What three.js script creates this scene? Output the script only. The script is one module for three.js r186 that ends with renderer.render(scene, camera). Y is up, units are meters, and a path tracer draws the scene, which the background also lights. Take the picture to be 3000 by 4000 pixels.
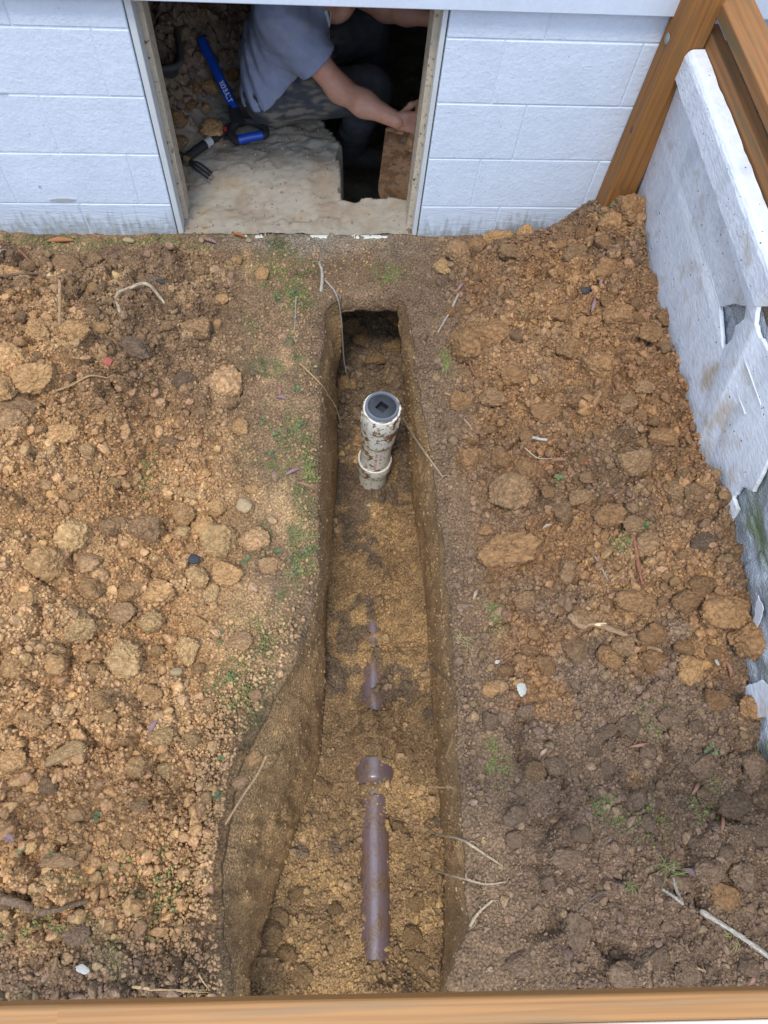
import * as THREE from 'three';
import { RoundedBoxGeometry } from 'three/addons/geometries/RoundedBoxGeometry.js';
import { mergeGeometries, mergeVertices, toCreasedNormals } from 'three/addons/utils/BufferGeometryUtils.js';
import { FontLoader } from 'three/addons/loaders/FontLoader.js';
import { TextGeometry } from 'three/addons/geometries/TextGeometry.js';

// ---------------------------------------------------------------- camera, sky, sun, exposure
const scene = new THREE.Scene();
const camera = new THREE.PerspectiveCamera(67.33, 0.75, 0.05, 120);
camera.position.set(0, 2.15, 2.05);
camera.quaternion.setFromRotationMatrix(new THREE.Matrix4().makeBasis(
  new THREE.Vector3(0.995882, 0.068584, 0.059291),
  new THREE.Vector3(0.026319, 0.407116, -0.912997),
  new THREE.Vector3(-0.086756, 0.910798, 0.403634)));
scene.add(camera);

const renderer = new THREE.WebGLRenderer({ antialias: true });
renderer.toneMapping = THREE.LinearToneMapping;
renderer.toneMappingExposure = 1.75;
renderer.shadowMap.enabled = true;

{ // overcast sky: even cloud, brighter overhead, slightly blue
  const w = 128, h = 64, d = new Float32Array(w * h * 4);
  for (let j = 0; j < h; j++) {
    const el = ((j + 0.5) / h - 0.5) * Math.PI, s = Math.max(0, Math.sin(el));
    const L = el < 0 ? 0.12 : 0.58 + 0.55 * s;
    for (let i = 0; i < w; i++) {
      const o = (j * w + i) * 4, a = i / w * Math.PI * 2;
      const c = el < 0 ? 1 : 1 + 0.05 * Math.sin(a * 3 + 4 * s) * Math.cos(el) + 0.04 * Math.sin(a * 7 - 9 * s) * Math.cos(el);
      const t = el < 0 ? [1.0, 0.86, 0.7] : [0.76, 0.92, 1.20];
      d[o] = L * c * t[0]; d[o + 1] = L * c * t[1]; d[o + 2] = L * c * t[2]; d[o + 3] = 1;
    }
  }
  const t = new THREE.DataTexture(d, w, h, THREE.RGBAFormat, THREE.FloatType);
  t.mapping = THREE.EquirectangularReflectionMapping; t.magFilter = THREE.LinearFilter; t.needsUpdate = true;
  scene.background = t; scene.environment = t;
}
const sun = new THREE.DirectionalLight(new THREE.Color(1.0, 0.95, 0.87), 1.35);
sun.position.set(-0.9, 6.0, 3.2); sun.target.position.set(0.1, 0, 1.0);
sun.castShadow = true; sun.shadow.radius = 22; sun.shadow.mapSize.set(2048, 2048);
Object.assign(sun.shadow.camera, { left: -3, right: 3, top: 3, bottom: -3, near: 0.5, far: 14 });
scene.add(sun, sun.target);

// ---------------------------------------------------------------- helpers
function rng(seed) { let a = seed >>> 0; return () => { a = (a + 0x6D2B79F5) | 0; let t = Math.imul(a ^ (a >>> 15), 1 | a); t = (t + Math.imul(t ^ (t >>> 7), 61 | t)) ^ t; return ((t ^ (t >>> 14)) >>> 0) / 4294967296; }; }
const PM = new Uint8Array(512);
{ const r = rng(77), p = [...Array(256).keys()]; for (let i = 255; i > 0; i--) { const j = Math.floor(r() * (i + 1)); [p[i], p[j]] = [p[j], p[i]]; } for (let i = 0; i < 512; i++) PM[i] = p[i & 255]; }
function gr(h, x, y, z) { h &= 15; const u = h < 8 ? x : y, v = h < 4 ? y : (h === 12 || h === 14 ? x : z); return ((h & 1) ? -u : u) + ((h & 2) ? -v : v); }
function n3(x, y, z) {
  const X0 = Math.floor(x), Y0 = Math.floor(y), Z0 = Math.floor(z); x -= X0; y -= Y0; z -= Z0;
  const X = X0 & 255, Y = Y0 & 255, Z = Z0 & 255;
  const u = x * x * x * (x * (x * 6 - 15) + 10), v = y * y * y * (y * (y * 6 - 15) + 10), w = z * z * z * (z * (z * 6 - 15) + 10);
  const A = PM[X] + Y, AA = PM[A] + Z, AB = PM[A + 1] + Z, Bq = PM[X + 1] + Y, BA = PM[Bq] + Z, BB = PM[Bq + 1] + Z;
  const L = (a, b, t) => a + (b - a) * t;
  return L(L(L(gr(PM[AA], x, y, z), gr(PM[BA], x - 1, y, z), u), L(gr(PM[AB], x, y - 1, z), gr(PM[BB], x - 1, y - 1, z), u), v),
    L(L(gr(PM[AA + 1], x, y, z - 1), gr(PM[BA + 1], x - 1, y, z - 1), u), L(gr(PM[AB + 1], x, y - 1, z - 1), gr(PM[BB + 1], x - 1, y - 1, z - 1), u), v), w);
}
function fbm(x, y, z, o = 4) { let s = 0, a = 0.5; for (let i = 0; i < o; i++) { s += a * n3(x, y, z); x *= 2.03; y *= 2.03; z *= 2.03; a *= 0.5; } return s; }
function h2(i, j, k) { return PM[PM[PM[i & 255] + (j & 255)] + (k & 255)] / 255; }
// rounded lumps packed side by side: 0 in the joints, 1 on the crowns
function lumps(x, y, k) {
  const i0 = Math.floor(x), j0 = Math.floor(y); let best = 0;
  for (let i = i0 - 1; i <= i0 + 1; i++) for (let j = j0 - 1; j <= j0 + 1; j++) {
    const px = i + 0.1 + 0.8 * h2(i, j, k), py = j + 0.1 + 0.8 * h2(i, j, k + 7), r = 0.35 + 0.5 * h2(i, j, k + 13);
    const d = ((x - px) ** 2 + (y - py) ** 2) / (r * r);
    if (d < 1) { const v = Math.sqrt(1 - d) * r * 1.2; if (v > best) best = v; }
  }
  return best;
}
// broken lumps: angular pieces, each with its own height and tilt, cracks between them
function broken(x, y, k) {
  x += 0.30 * n3(x * 1.3, y * 1.3, k + 0.5); y += 0.30 * n3(x * 1.3, y * 1.3, k + 4.5);
  const i0 = Math.floor(x), j0 = Math.floor(y); let f1 = 9, f2 = 9, ci = 0, cj = 0, dx = 0, dy = 0;
  for (let i = i0 - 1; i <= i0 + 1; i++) for (let j = j0 - 1; j <= j0 + 1; j++) {
    const ax = x - i - 0.08 - 0.84 * h2(i, j, k), ay = y - j - 0.08 - 0.84 * h2(i, j, k + 7), d = ax * ax + ay * ay;
    if (d < f1) { f2 = f1; f1 = d; ci = i; cj = j; dx = ax; dy = ay; } else if (d < f2) f2 = d;
  }
  const e = Math.sqrt(f2) - Math.sqrt(f1), hh = h2(ci, cj, k + 19), t = hh * hh * 0.75 + 0.12 + 0.7 * dx * (h2(ci, cj, k + 23) - 0.5) + 0.7 * dy * (h2(ci, cj, k + 29) - 0.5) - 0.25 * f1;
  return Math.max(0, t) * (e < 0.34 ? e * (2 - e / 0.34) / 0.34 : 1);
}
const ss = (a, b, x) => { const t = Math.min(1, Math.max(0, (x - a) / (b - a))); return t * t * (3 - 2 * t); };
const lerp = (a, b, t) => a + (b - a) * t;
const mix3 = (a, b, t) => [lerp(a[0], b[0], t), lerp(a[1], b[1], t), lerp(a[2], b[2], t)];
const V = (x, y, z) => new THREE.Vector3(x, y, z);
function table(pts, soft) { return (z) => { if (z <= pts[0][0]) return pts[0][1]; for (let i = 1; i < pts.length; i++) if (z <= pts[i][0]) { const t = (z - pts[i - 1][0]) / (pts[i][0] - pts[i - 1][0]); return lerp(pts[i - 1][1], pts[i][1], soft ? t * t * (3 - 2 * t) : t); } return pts[pts.length - 1][1]; }; }

const taken = {};
function numbered(name) { if (taken[name] === undefined) { taken[name] = 0; return name; } return name + '_' + String(++taken[name]).padStart(3, '0'); }
function shade(o) { o.traverse(m => { if (m.isMesh) { m.castShadow = true; m.receiveShadow = true; } }); return o; }
function tag(o, label, category, group, kind) {
  o.name = numbered(o.name); if (label) o.userData.label = label; if (category) o.userData.category = category;
  if (group) o.userData.group = group; if (kind) o.userData.kind = kind; scene.add(o); return shade(o);
}
function mesh(name, g, m, parent) { const o = new THREE.Mesh(g, m); o.name = name; o.castShadow = o.receiveShadow = true; if (parent) parent.add(o); return o; }
function group(name, x = 0, y = 0, z = 0) { const g = new THREE.Group(); g.name = name; g.position.set(x, y, z); return g; }
function structure(name, g, m, label) { const o = mesh(name, g, m); o.userData.kind = 'structure'; if (label) o.userData.label = label; scene.add(o); return o; }
function box(w, h, d, x, y, z, r = 0) { const g = r ? new RoundedBoxGeometry(w, h, d, 2, r) : new THREE.BoxGeometry(w, h, d); g.translate(x, y, z); return g; }
// box texture coordinates in metres
function uvBox(g, s = 1, ox = 0, oy = 0) {
  if (g.index) g = g.toNonIndexed();
  const p = g.attributes.position, n = g.attributes.normal, uv = new Float32Array(p.count * 2);
  for (let i = 0; i < p.count; i++) {
    const ax = Math.abs(n.getX(i)), ay = Math.abs(n.getY(i)), az = Math.abs(n.getZ(i)); let u, v;
    if (ax > ay && ax > az) { u = p.getZ(i); v = p.getY(i); } else if (ay > az) { u = p.getX(i); v = p.getZ(i); } else { u = p.getX(i); v = p.getY(i); }
    uv[i * 2] = u * s + ox; uv[i * 2 + 1] = v * s + oy;
  }
  g.setAttribute('uv', new THREE.BufferAttribute(uv, 2)); return g;
}
function tex(w, h, f, srgb = true, rx = 1, ry = 1) {
  const d = new Uint8Array(w * h * 4);
  for (let j = 0; j < h; j++) for (let i = 0; i < w; i++) { const c = f(i / w, j / h, i, j), o = (j * w + i) * 4; for (let k = 0; k < 3; k++) d[o + k] = Math.max(0, Math.min(255, (Array.isArray(c) ? c[k] : c) * 255)); d[o + 3] = 255; }
  const t = new THREE.DataTexture(d, w, h, THREE.RGBAFormat); t.wrapS = t.wrapT = THREE.RepeatWrapping; t.magFilter = THREE.LinearFilter; t.minFilter = THREE.LinearMipmapLinearFilter; t.generateMipmaps = true;
  if (srgb) t.colorSpace = THREE.SRGBColorSpace; t.repeat.set(rx, ry); t.needsUpdate = true; return t;
}
// periodic noise on the unit square
function pn(u, v, f, s) {
  f = Math.max(1, Math.round(f)); const x = u * f, y = v * f, i = Math.floor(x), j = Math.floor(y), a = x - i, b = y - j, k = Math.round(s * 17) & 255;
  const g = (ii, jj, dx, dy) => { const q = PM[PM[PM[((ii % f) + f) % f & 255] + (((jj % f) + f) % f & 255)] + k] / 256 * 6.28318; return Math.cos(q) * dx + Math.sin(q) * dy; };
  const w = a * a * a * (a * (a * 6 - 15) + 10), h = b * b * b * (b * (b * 6 - 15) + 10);
  return 1.4 * lerp(lerp(g(i, j, a, b), g(i + 1, j, a - 1, b), w), lerp(g(i, j + 1, a, b - 1), g(i + 1, j + 1, a - 1, b - 1), w), h);
}
function pf(u, v, f, s, o = 4) { let t = 0, a = 0.5; for (let i = 0; i < o; i++) { t += a * pn(u, v, f, s + i * 9.1); f *= 2; a *= 0.55; } return t; }
const C = (r, g, b) => new THREE.Color().setRGB(r, g, b);
// ---------------------------------------------------------------- the dug yard: shape of the soil
const SOIL = { orange: [0.545, 0.30, 0.125], tan: [0.575, 0.37, 0.185], brown: [0.265, 0.158, 0.082], red: [0.335, 0.175, 0.074], dark: [0.225, 0.145, 0.088], bank: [0.33, 0.21, 0.115], grey: [0.36, 0.31, 0.245], clay: [0.54, 0.335, 0.15], moss: [0.13, 0.15, 0.05] };
// smooth shape of the two spoil heaps
function baseH(x, z) {
  let h = 0.21 * ss(-0.28, -0.95, x) * ss(0.12, 0.75, z) * (1 - 0.75 * ss(1.75, 2.25, z));
  h += 0.03 * ss(-0.25, -0.6, x) * (1 - ss(0.5, 1.0, z));
  h += 0.25 * ss(0.42, 1.1, x) * (0.45 + 0.55 * ss(-0.1, 0.3, z) * (1 - 0.85 * ss(1.35, 1.75, z)) - 0.25 * ss(1.5, 1.8, z));
  h += 0.10 * ss(0.9, 1.1, x) * (1 - ss(0.05, 0.3, z)); h *= lerp(ss(-0.06, 0.16, z), 1, Math.max(ss(0.78, 1.0, x), ss(0, 0.1, z) * 0.3));
  return h;
}
// trench outline: top edges, foot of the walls and depth of the floor along z
const topL = table([[0.27, 0.108], [0.278, 0.088], [0.295, 0.068], [0.33, 0.05], [0.45, 0.033], [0.92, 0.012], [1.30, 0.0], [1.40, -0.018], [1.49, -0.05], [1.60, -0.115], [1.73, -0.188], [1.85, -0.24], [1.96, -0.262], [2.19, -0.27], [2.33, -0.24], [2.7, -0.22]]);
const topR = table([[0.27, 0.308], [0.278, 0.325], [0.295, 0.334], [0.33, 0.338], [0.42, 0.342], [0.62, 0.35], [0.9, 0.372], [1.38, 0.384], [1.66, 0.374], [2.02, 0.357], [2.23, 0.352], [2.35, 0.285], [2.7, 0.28]]);
const footL = table([[-0.1, 0.13], [0.25, 0.094], [0.6, 0.09], [1.17, 0.026], [1.52, 0.008], [1.75, -0.014], [2.1, -0.15], [2.37, -0.24], [2.7, -0.24]]);
const footR = table([[-0.1, 0.39], [0.25, 0.38], [0.6, 0.378], [1.17, 0.402], [1.53, 0.392], [2.1, 0.388], [2.4, 0.35], [2.7, 0.34]]);
const floorY = table([[-0.2, -0.42], [0.0, -0.50], [0.35, -0.66], [0.6, -0.70], [0.95, -0.67], [1.5, -0.645], [2.1, -0.65], [2.4, -0.63], [2.7, -0.6]]);
const pipeX = z => 0.163 + (2.0 - z) * 0.047;
const PIPE_R = 0.049;
const cover = table([[1.1, 1], [1.22, 0.85], [1.27, 0.32], [1.36, 0.36], [1.40, 0.5], [1.44, 0.24], [1.57, 0.22], [1.61, 0.75], [1.72, 0.9], [1.785, 0.52], [1.85, 0.5], [1.875, 0.26], [1.90, 0.2], [2.0, 0.14], [2.31, 0.2], [2.44, 0.95], [2.6, 1]], true);
// roughness of the surface: loose heaps are lumpy, the trodden bank is not
function loose(x, z) {
  const n = 0.5 + 0.9 * fbm(x * 2.3 + 9, z * 2.3, 4.2, 3);
  const left = ss(-0.16, -0.42, x - 0.10 * fbm(x * 3, z * 3, 1.7, 2)), right = ss(0.43, 0.60, x + 0.1 * fbm(x * 3, z * 3, 6.7, 2)) * (0.35 + 0.65 * (1 - ss(1.5, 1.75, z)));
  const wallside = Math.max(ss(0.03, 0.2, z), ss(0.7, 0.85, x));
  return Math.min(1.1, 0.16 + (0.55 + 0.55 * n) * Math.max(left, right) * (0.12 + 0.88 * wallside));
}
function surf(x, z) {
  const k = loose(x, z);
  let h = baseH(x, z) + 0.05 * k * fbm(x * 3.1, z * 3.1, 2.2, 3);
  const wx = x + 0.02 * n3(x * 17, z * 17, 3), wz = z + 0.02 * n3(x * 17, z * 17, 8);
  const big = ss(-0.05, 0.30, fbm(x * 3.5, z * 3.5, 9, 2) + 0.10), mid = 0.35 + 0.65 * ss(-0.2, 0.2, fbm(x * 5, z * 5, 19, 2));
  h += k * (0.085 * broken(x * 9, z * 9, 3) * big + 0.060 * mid * broken(x * 21, z * 21, 5) + 0.022 * broken(x * 46, z * 46, 9));
  h += (0.30 + 0.70 * k) * (0.016 * fbm(x * 42, z * 42, 1.1, 3)) + 0.012 * fbm(x * 9, z * 9, 5, 3);
  // slabs of turned topsoil on the right near the rail
  const sl = ss(0.42, 0.55, x) * ss(1.6, 1.78, z);
  if (sl > 0) { const a = lumps(wx * 5.2 + 3.3, wz * 5.2 + 1.1, 21); h += sl * (0.045 * Math.min(a, 0.42) / 0.42 + 0.012 * lumps(wx * 15, wz * 15, 4)); }
  // hollow in the left heap
  const q = ((x + 0.50) / 0.075) ** 2 + ((z - 0.93) / 0.2) ** 2; h -= 0.055 * Math.exp(-q);
  return h;
}
function soilColor(x, z) {
  const a = fbm(x * 1.7 + 3, z * 1.7, 0.3, 3), b = fbm(x * 6, z * 6, 7.3, 3), c = fbm(x * 25, z * 25, 2.1, 2);
  let col = SOIL.bank;
  // left heap: orange clay, browner towards the house
  const left = ss(-0.12, -0.36, x - 0.14 * b);
  let lc = mix3(SOIL.brown, SOIL.orange, ss(0.45, 1.0, z + 0.35 * a + 0.3 * b + 0.35 * ss(-0.6, -0.9, x) - 0.05));
  lc = mix3(lc, SOIL.tan, ss(0.0, 0.4, b + 0.1) * 0.5);
  lc = mix3(lc, SOIL.dark, ss(2.08, 2.26, z + 0.15 * b) * 0.85);
  col = mix3(col, lc, left);
  // tan crumbs trodden over the bank
  col = mix3(col, SOIL.tan, (1 - left) * ss(0.0, -0.05, x) * ss(0.05, 0.3, b + 0.22 * ss(0.9, 1.6, z)) * 0.8);
  // right heap: redder brown; dark topsoil near the rail and by the trench
  const right = ss(0.40, 0.56, x + 0.10 * b);
  let rc = mix3(SOIL.red, SOIL.brown, ss(-0.12, 0.22, b + 0.5 * a));
  rc = mix3(rc, SOIL.orange, 0.45 * ss(0.1, 0.35, a - b * 0.3 + 0.1));
  rc = mix3(rc, SOIL.dark, ss(1.58, 1.78, z + 0.55 * b + 0.25 * a + 0.10 * (x - 0.7)) * 0.92);
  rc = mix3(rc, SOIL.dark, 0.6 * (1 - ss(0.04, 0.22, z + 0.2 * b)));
  col = mix3(col, rc, right);
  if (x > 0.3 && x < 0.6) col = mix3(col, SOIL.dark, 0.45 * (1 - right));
  // pale dust in front of the opening, dark soil beside it
  const door = Math.exp(-(((x - 0.02) / 0.3) ** 2)) * (1 - ss(0.02, 0.13, z + 0.12 * b));
  col = mix3(col, SOIL.grey, door * 0.85);
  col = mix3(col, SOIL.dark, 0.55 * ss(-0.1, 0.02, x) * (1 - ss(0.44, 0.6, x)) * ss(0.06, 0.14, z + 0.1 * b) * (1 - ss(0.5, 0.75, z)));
  // moss on the undug strip
  const mz = (1 - left) * ss(-0.30, -0.14, x) * ss(0.05, -0.04, x) + 0.5 * left * ss(2.0, 2.12, z) * ss(-0.3, -0.5, x) + 0.6 * (1 - ss(0.02, 0.1, z)) * ss(-0.1, -0.3, x);
  col = mix3(col, SOIL.moss, 0.75 * Math.min(1, mz) * ss(0.06, 0.3, fbm(x * 11, z * 8, 31, 3) + 0.05));
  const v = 1 + 0.55 * c + 0.35 * b + 0.3 * n3(x * 160, z * 160, 1);
  return [col[0] * v, col[1] * v, col[2] * v];
}
function floorH(x, z) {
  const fl = footL(z), fr = footR(z), w = fr - fl, t = (x - fl) / w;
  let y = floorY(z) + 0.05 * (Math.pow(Math.abs(t * 2 - 1), 3)) + 0.03 * fbm(x * 8, z * 8, 12, 3);
  const k = 0.25 + 0.75 * Math.max(ss(2.05, 2.2, z) * ss(0.35, 0.2, t), 1 - ss(0.5, 0.75, z), 0.45 * ss(1.7, 1.9, z));
  y += k * (0.030 * broken(x * 14, z * 14, 33) + 0.020 * broken(x * 32, z * 32, 35)) + 0.010 * broken(x * 58, z * 58, 39) + 0.008 * fbm(x * 50, z * 50, 3, 3);
  const d = (x - pipeX(z) - (0.045 * ss(1.34, 1.42, z) * (1 - ss(1.55, 1.64, z)) - 0.03 * ss(1.20, 1.26, z) * (1 - ss(1.33, 1.40, z)))) / 0.085, cv = cover(z) + 0.30 * fbm(x * 12, z * 12, 3.3, 2) + 0.45 * fbm(x * 34, z * 34, 5.3, 3);
  y += Math.exp(-d * d) * 0.088 * Math.max(0, lerp(0.75, cv, ss(1.08, 1.22, z))) ;
  return y;
}
function floorColor(x, z, t) {
  const b = fbm(x * 6, z * 6, 17.3, 3), c = fbm(x * 28, z * 28, 5.1, 2);
  let col = mix3([0.40, 0.25, 0.118], [0.53, 0.335, 0.15], ss(-0.1, 0.25, b));
  // topsoil that fell in lies in a ragged patch round the riser
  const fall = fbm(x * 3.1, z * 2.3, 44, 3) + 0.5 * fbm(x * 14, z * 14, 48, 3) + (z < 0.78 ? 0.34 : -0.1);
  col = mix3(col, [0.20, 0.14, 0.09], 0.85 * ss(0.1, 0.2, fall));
  const v = 1 + 0.6 * c + 0.3 * b + 0.3 * n3(x * 170, z * 170, 4);
  return [col[0] * v, col[1] * v, col[2] * v];
}
const soilGrain = tex(512, 512, (u, v) => { const g = 0.80 + 0.5 * pf(u, v, 60, 3, 3) + 0.22 * pf(u, v, 170, 8, 2); return [g, g * 0.985, g * 0.965]; });
function grains(u, v, n, k) { const x = u * n, y = v * n, i0 = Math.floor(x), j0 = Math.floor(y); let best = 0; for (let i = i0 - 1; i <= i0 + 1; i++) for (let j = j0 - 1; j <= j0 + 1; j++) { const a = ((i % n) + n) % n, b = ((j % n) + n) % n, px = i + h2(a, b, k), py = j + h2(a, b, k + 7), r = 0.35 + 0.55 * h2(a, b, k + 13), d = ((x - px) ** 2 + (y - py) ** 2) / (r * r); if (d < 1) best = Math.max(best, Math.sqrt(1 - d) * r); } return best; }
const soilBump = tex(512, 512, (u, v) => 0.15 + 0.55 * grains(u, v, 64, 3) + 0.30 * grains(u, v, 120, 9) + 0.35 * pf(u, v, 40, 5, 3), false);
for (const t of [soilGrain, soilBump]) t.repeat.set(2.6, 2.6);
const soilMat = new THREE.MeshStandardMaterial({ color: 0xffffff, vertexColors: true, roughness: 0.95, map: soilGrain, bumpMap: soilBump, bumpScale: 0.0045 });
function gridGeometry(rows) { // rows: arrays of {p:[x,y,z], c:[r,g,b], uv:[u,v]}
  const R = rows.length, N = rows[0].length, pos = new Float32Array(R * N * 3), col = new Float32Array(R * N * 3), uv = new Float32Array(R * N * 2), idx = [];
  for (let j = 0; j < R; j++) for (let i = 0; i < N; i++) { const k = j * N + i, q = rows[j][i]; pos.set(q.p, k * 3); col.set(q.c.map(v => Math.max(0.01, v)), k * 3); uv.set(q.uv, k * 2); }
  for (let j = 0; j < R - 1; j++) for (let i = 0; i < N - 1; i++) { const a = j * N + i, b = a + 1, c = a + N, d = c + 1; idx.push(a, c, b, b, c, d); }
  const g = new THREE.BufferGeometry(); g.setAttribute('position', new THREE.BufferAttribute(pos, 3)); g.setAttribute('color', new THREE.BufferAttribute(col, 3)); g.setAttribute('uv', new THREE.BufferAttribute(uv, 2)); g.setIndex(idx); g.computeVertexNormals(); return g;
}
const XL = -1.5, XR = 1.16, Z0 = -0.03, Z1 = 2.75, ZE = 0.27;
const edgeL = z => topL(z) + 0.022 * fbm(z * 8, 2, 1, 4) + 0.006 * fbm(z * 60, 4, 1, 2), edgeR = z => topR(z) + 0.020 * fbm(z * 8, 5, 1, 4) + 0.006 * fbm(z * 60, 7, 1, 2);
const lipDrop = (x, z) => { if (z < ZE) { const d = Math.hypot(Math.max(0, Math.abs(x - 0.21) - 0.05), ZE - z); return 0.02 * Math.exp(-d / 0.018); } const d = x < 0.2 ? edgeL(z) - x : x - edgeR(z); return d < 0.25 ? 0.022 * Math.exp(-Math.max(0, d) / 0.018) + (x < 0.2 ? 0.07 * ss(1.3, 1.6, z) * Math.exp(-Math.max(0, d) / 0.055) : 0) : 0; };
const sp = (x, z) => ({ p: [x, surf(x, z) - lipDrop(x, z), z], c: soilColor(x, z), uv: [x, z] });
function wallPoint(side, z, t, yt) { // t 0 at the lip, 1 at the foot
  const xe = side < 0 ? edgeL(z) : edgeR(z), xf = side < 0 ? footL(z) : footR(z), yf = floorH(xf, z);
  let s = Math.pow(t, side < 0 ? lerp(1.25, 0.8, ss(1.4, 1.7, z)) : 1), y = lerp(yt, yf, t), x = lerp(xe, xf, s);
  const env = Math.min(1, t * 6) * Math.min(1, (1 - t) * 6);
  const dsp = env * (0.030 * fbm(z * 5, y * 2.5, side * 3, 3) + 0.008 * Math.abs(n3(z * 13 + 0.6 * y, y * 0.9, side * 21)) + 0.014 * fbm(z * 18, y * 5, side * 7, 3) + 0.005 * fbm(z * 50, y * 20, side * 9, 3) + 0.010 * broken(z * 20, y * 13, 40) * ss(-0.1, 0.2, fbm(z * 4, y * 4, side * 5, 2)));
  x -= side * dsp * (1 + 0.8 * ss(1.5, 1.9, z) * (side < 0 ? 1 : 0));
  const b = fbm(z * 4, y * 4, side * 11, 3), c = fbm(z * 34, y * 14, side * 13, 4);
  let col = mix3(SOIL.clay, [0.62, 0.39, 0.175], ss(-0.15, 0.25, b));
  col = mix3(col, SOIL.dark, 0.35 * ss(0.2, 0.0, t + 0.35 * b));
  
  const v = 1 + 0.5 * c + 0.25 * b + 0.2 * n3(z * 150, y * 90, 3);
  return { p: [x, y, z], c: [col[0] * v, col[1] * v, col[2] * v], uv: [z, y * 1.02] };
}
{
  const geos = [], NL = 290, NR = 190, NW = 75, NF = 74;
  const section = (z, open) => {
    const row = [], xl = edgeL(Math.max(z, ZE)), xr = edgeR(Math.max(z, ZE));
    for (let i = 0; i <= NL; i++) row.push(sp(lerp(XL, xl, i / NL), z));
    const yl = row[NL].p[1], yr = surf(xr, z) - lipDrop(xr, z);
    const inner = [];
    for (let i = 1; i <= NW; i++) inner.push(wallPoint(-1, z, i / NW, yl));
    const fl = footL(z), fr = footR(z);
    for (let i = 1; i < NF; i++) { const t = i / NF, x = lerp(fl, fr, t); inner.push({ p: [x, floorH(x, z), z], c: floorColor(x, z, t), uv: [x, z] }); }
    for (let i = NW; i >= 1; i--) inner.push(wallPoint(1, z, i / NW, yr));
    const rr = []; for (let i = 0; i <= NR; i++) rr.push(sp(lerp(xr, XR, i / NR), z));
    return { row, inner, rr };
  };
  const full = []; const dz = 0.0048;
  for (let z = ZE; z <= Z1; z += dz) { const s = section(z); full.push([...s.row, ...s.inner, ...s.rr]); }
  geos.push(gridGeometry(full));
  // strip of ground between the house and the end of the trench
  const strip = []; for (let z = Z0; z < ZE - 0.001; z += 0.0056) { const row = []; for (let i = 0; i <= 460; i++) row.push(sp(lerp(XL, XR, i / 460), z)); strip.push(row); }
  { const row = []; for (let i = 0; i <= 460; i++) row.push(sp(lerp(XL, XR, i / 460), ZE)); strip.push(row); }
  geos.push(gridGeometry(strip));
  // the burrow under that strip: lip, roof, walls and floor
  const burrow = []; for (let z = -0.12; z <= ZE + 0.001; z += 0.006) {
    const zz = Math.max(z, ZE), row = [], yl = surf(edgeL(zz), zz) - 0.05, yr = surf(edgeR(zz), zz) - 0.05;
    const fl = footL(z), fr = footR(z);
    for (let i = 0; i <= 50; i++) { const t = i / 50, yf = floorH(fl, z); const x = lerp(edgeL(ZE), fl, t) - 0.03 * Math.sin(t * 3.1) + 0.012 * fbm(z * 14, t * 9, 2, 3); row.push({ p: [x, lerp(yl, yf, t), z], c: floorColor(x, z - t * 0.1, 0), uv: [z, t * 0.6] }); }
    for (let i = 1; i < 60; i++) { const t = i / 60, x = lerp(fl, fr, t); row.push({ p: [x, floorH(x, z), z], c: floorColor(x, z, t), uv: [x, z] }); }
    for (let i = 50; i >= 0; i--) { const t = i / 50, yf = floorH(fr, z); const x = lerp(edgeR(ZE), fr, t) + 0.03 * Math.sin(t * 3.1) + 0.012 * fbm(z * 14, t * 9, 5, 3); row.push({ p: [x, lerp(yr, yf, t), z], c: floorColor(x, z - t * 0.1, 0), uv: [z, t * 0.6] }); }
    burrow.push(row);
  }
  geos.push(gridGeometry(burrow));
  const lip = []; for (let j = 0; j <= 24; j++) { const t = j / 24, row = []; for (let i = 0; i <= 60; i++) { const x = lerp(edgeL(ZE), edgeR(ZE), i / 60), y0 = sp(x, ZE).p[1]; const z = ZE - 0.03 * t * t + 0.012 * Math.sin(t * 3.14) * (1 + fbm(x * 30, t * 4, 3, 2)) - (t > 0.7 ? (t - 0.7) * 1.3 : 0); const c = soilColor(x, ZE), q = mix3(c, SOIL.clay, t * 0.5); row.push({ p: [x, y0 - 0.075 * Math.min(1, t * 1.4) - 0.01 * fbm(x * 12, t * 3, 7, 2) * t, z], c: q, uv: [x, y0 - t * 0.1] }); } lip.push(row); }
  geos.push(gridGeometry(lip));
  const g = mergeGeometries(geos);
  structure('ground', g, soilMat, 'dug yard soil with spoil heaps and a deep trench');
}
{ // plain earth round the part that was dug
  const m = new THREE.MeshStandardMaterial({ color: C(0.2, 0.15, 0.09), roughness: 1, bumpMap: soilBump, bumpScale: 0.01 });
  const g = mergeGeometries([box(8, 0.3, 14, -5.49, -0.18, 2.2), box(8, 0.3, 14, 5.6, -0.18, 2.2), box(3.1, 0.3, 6, 0.05, -0.2, 5.74)].map(q => uvBox(q)));
  structure('yard', g, m, 'bare yard earth around the excavation');
}
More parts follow.
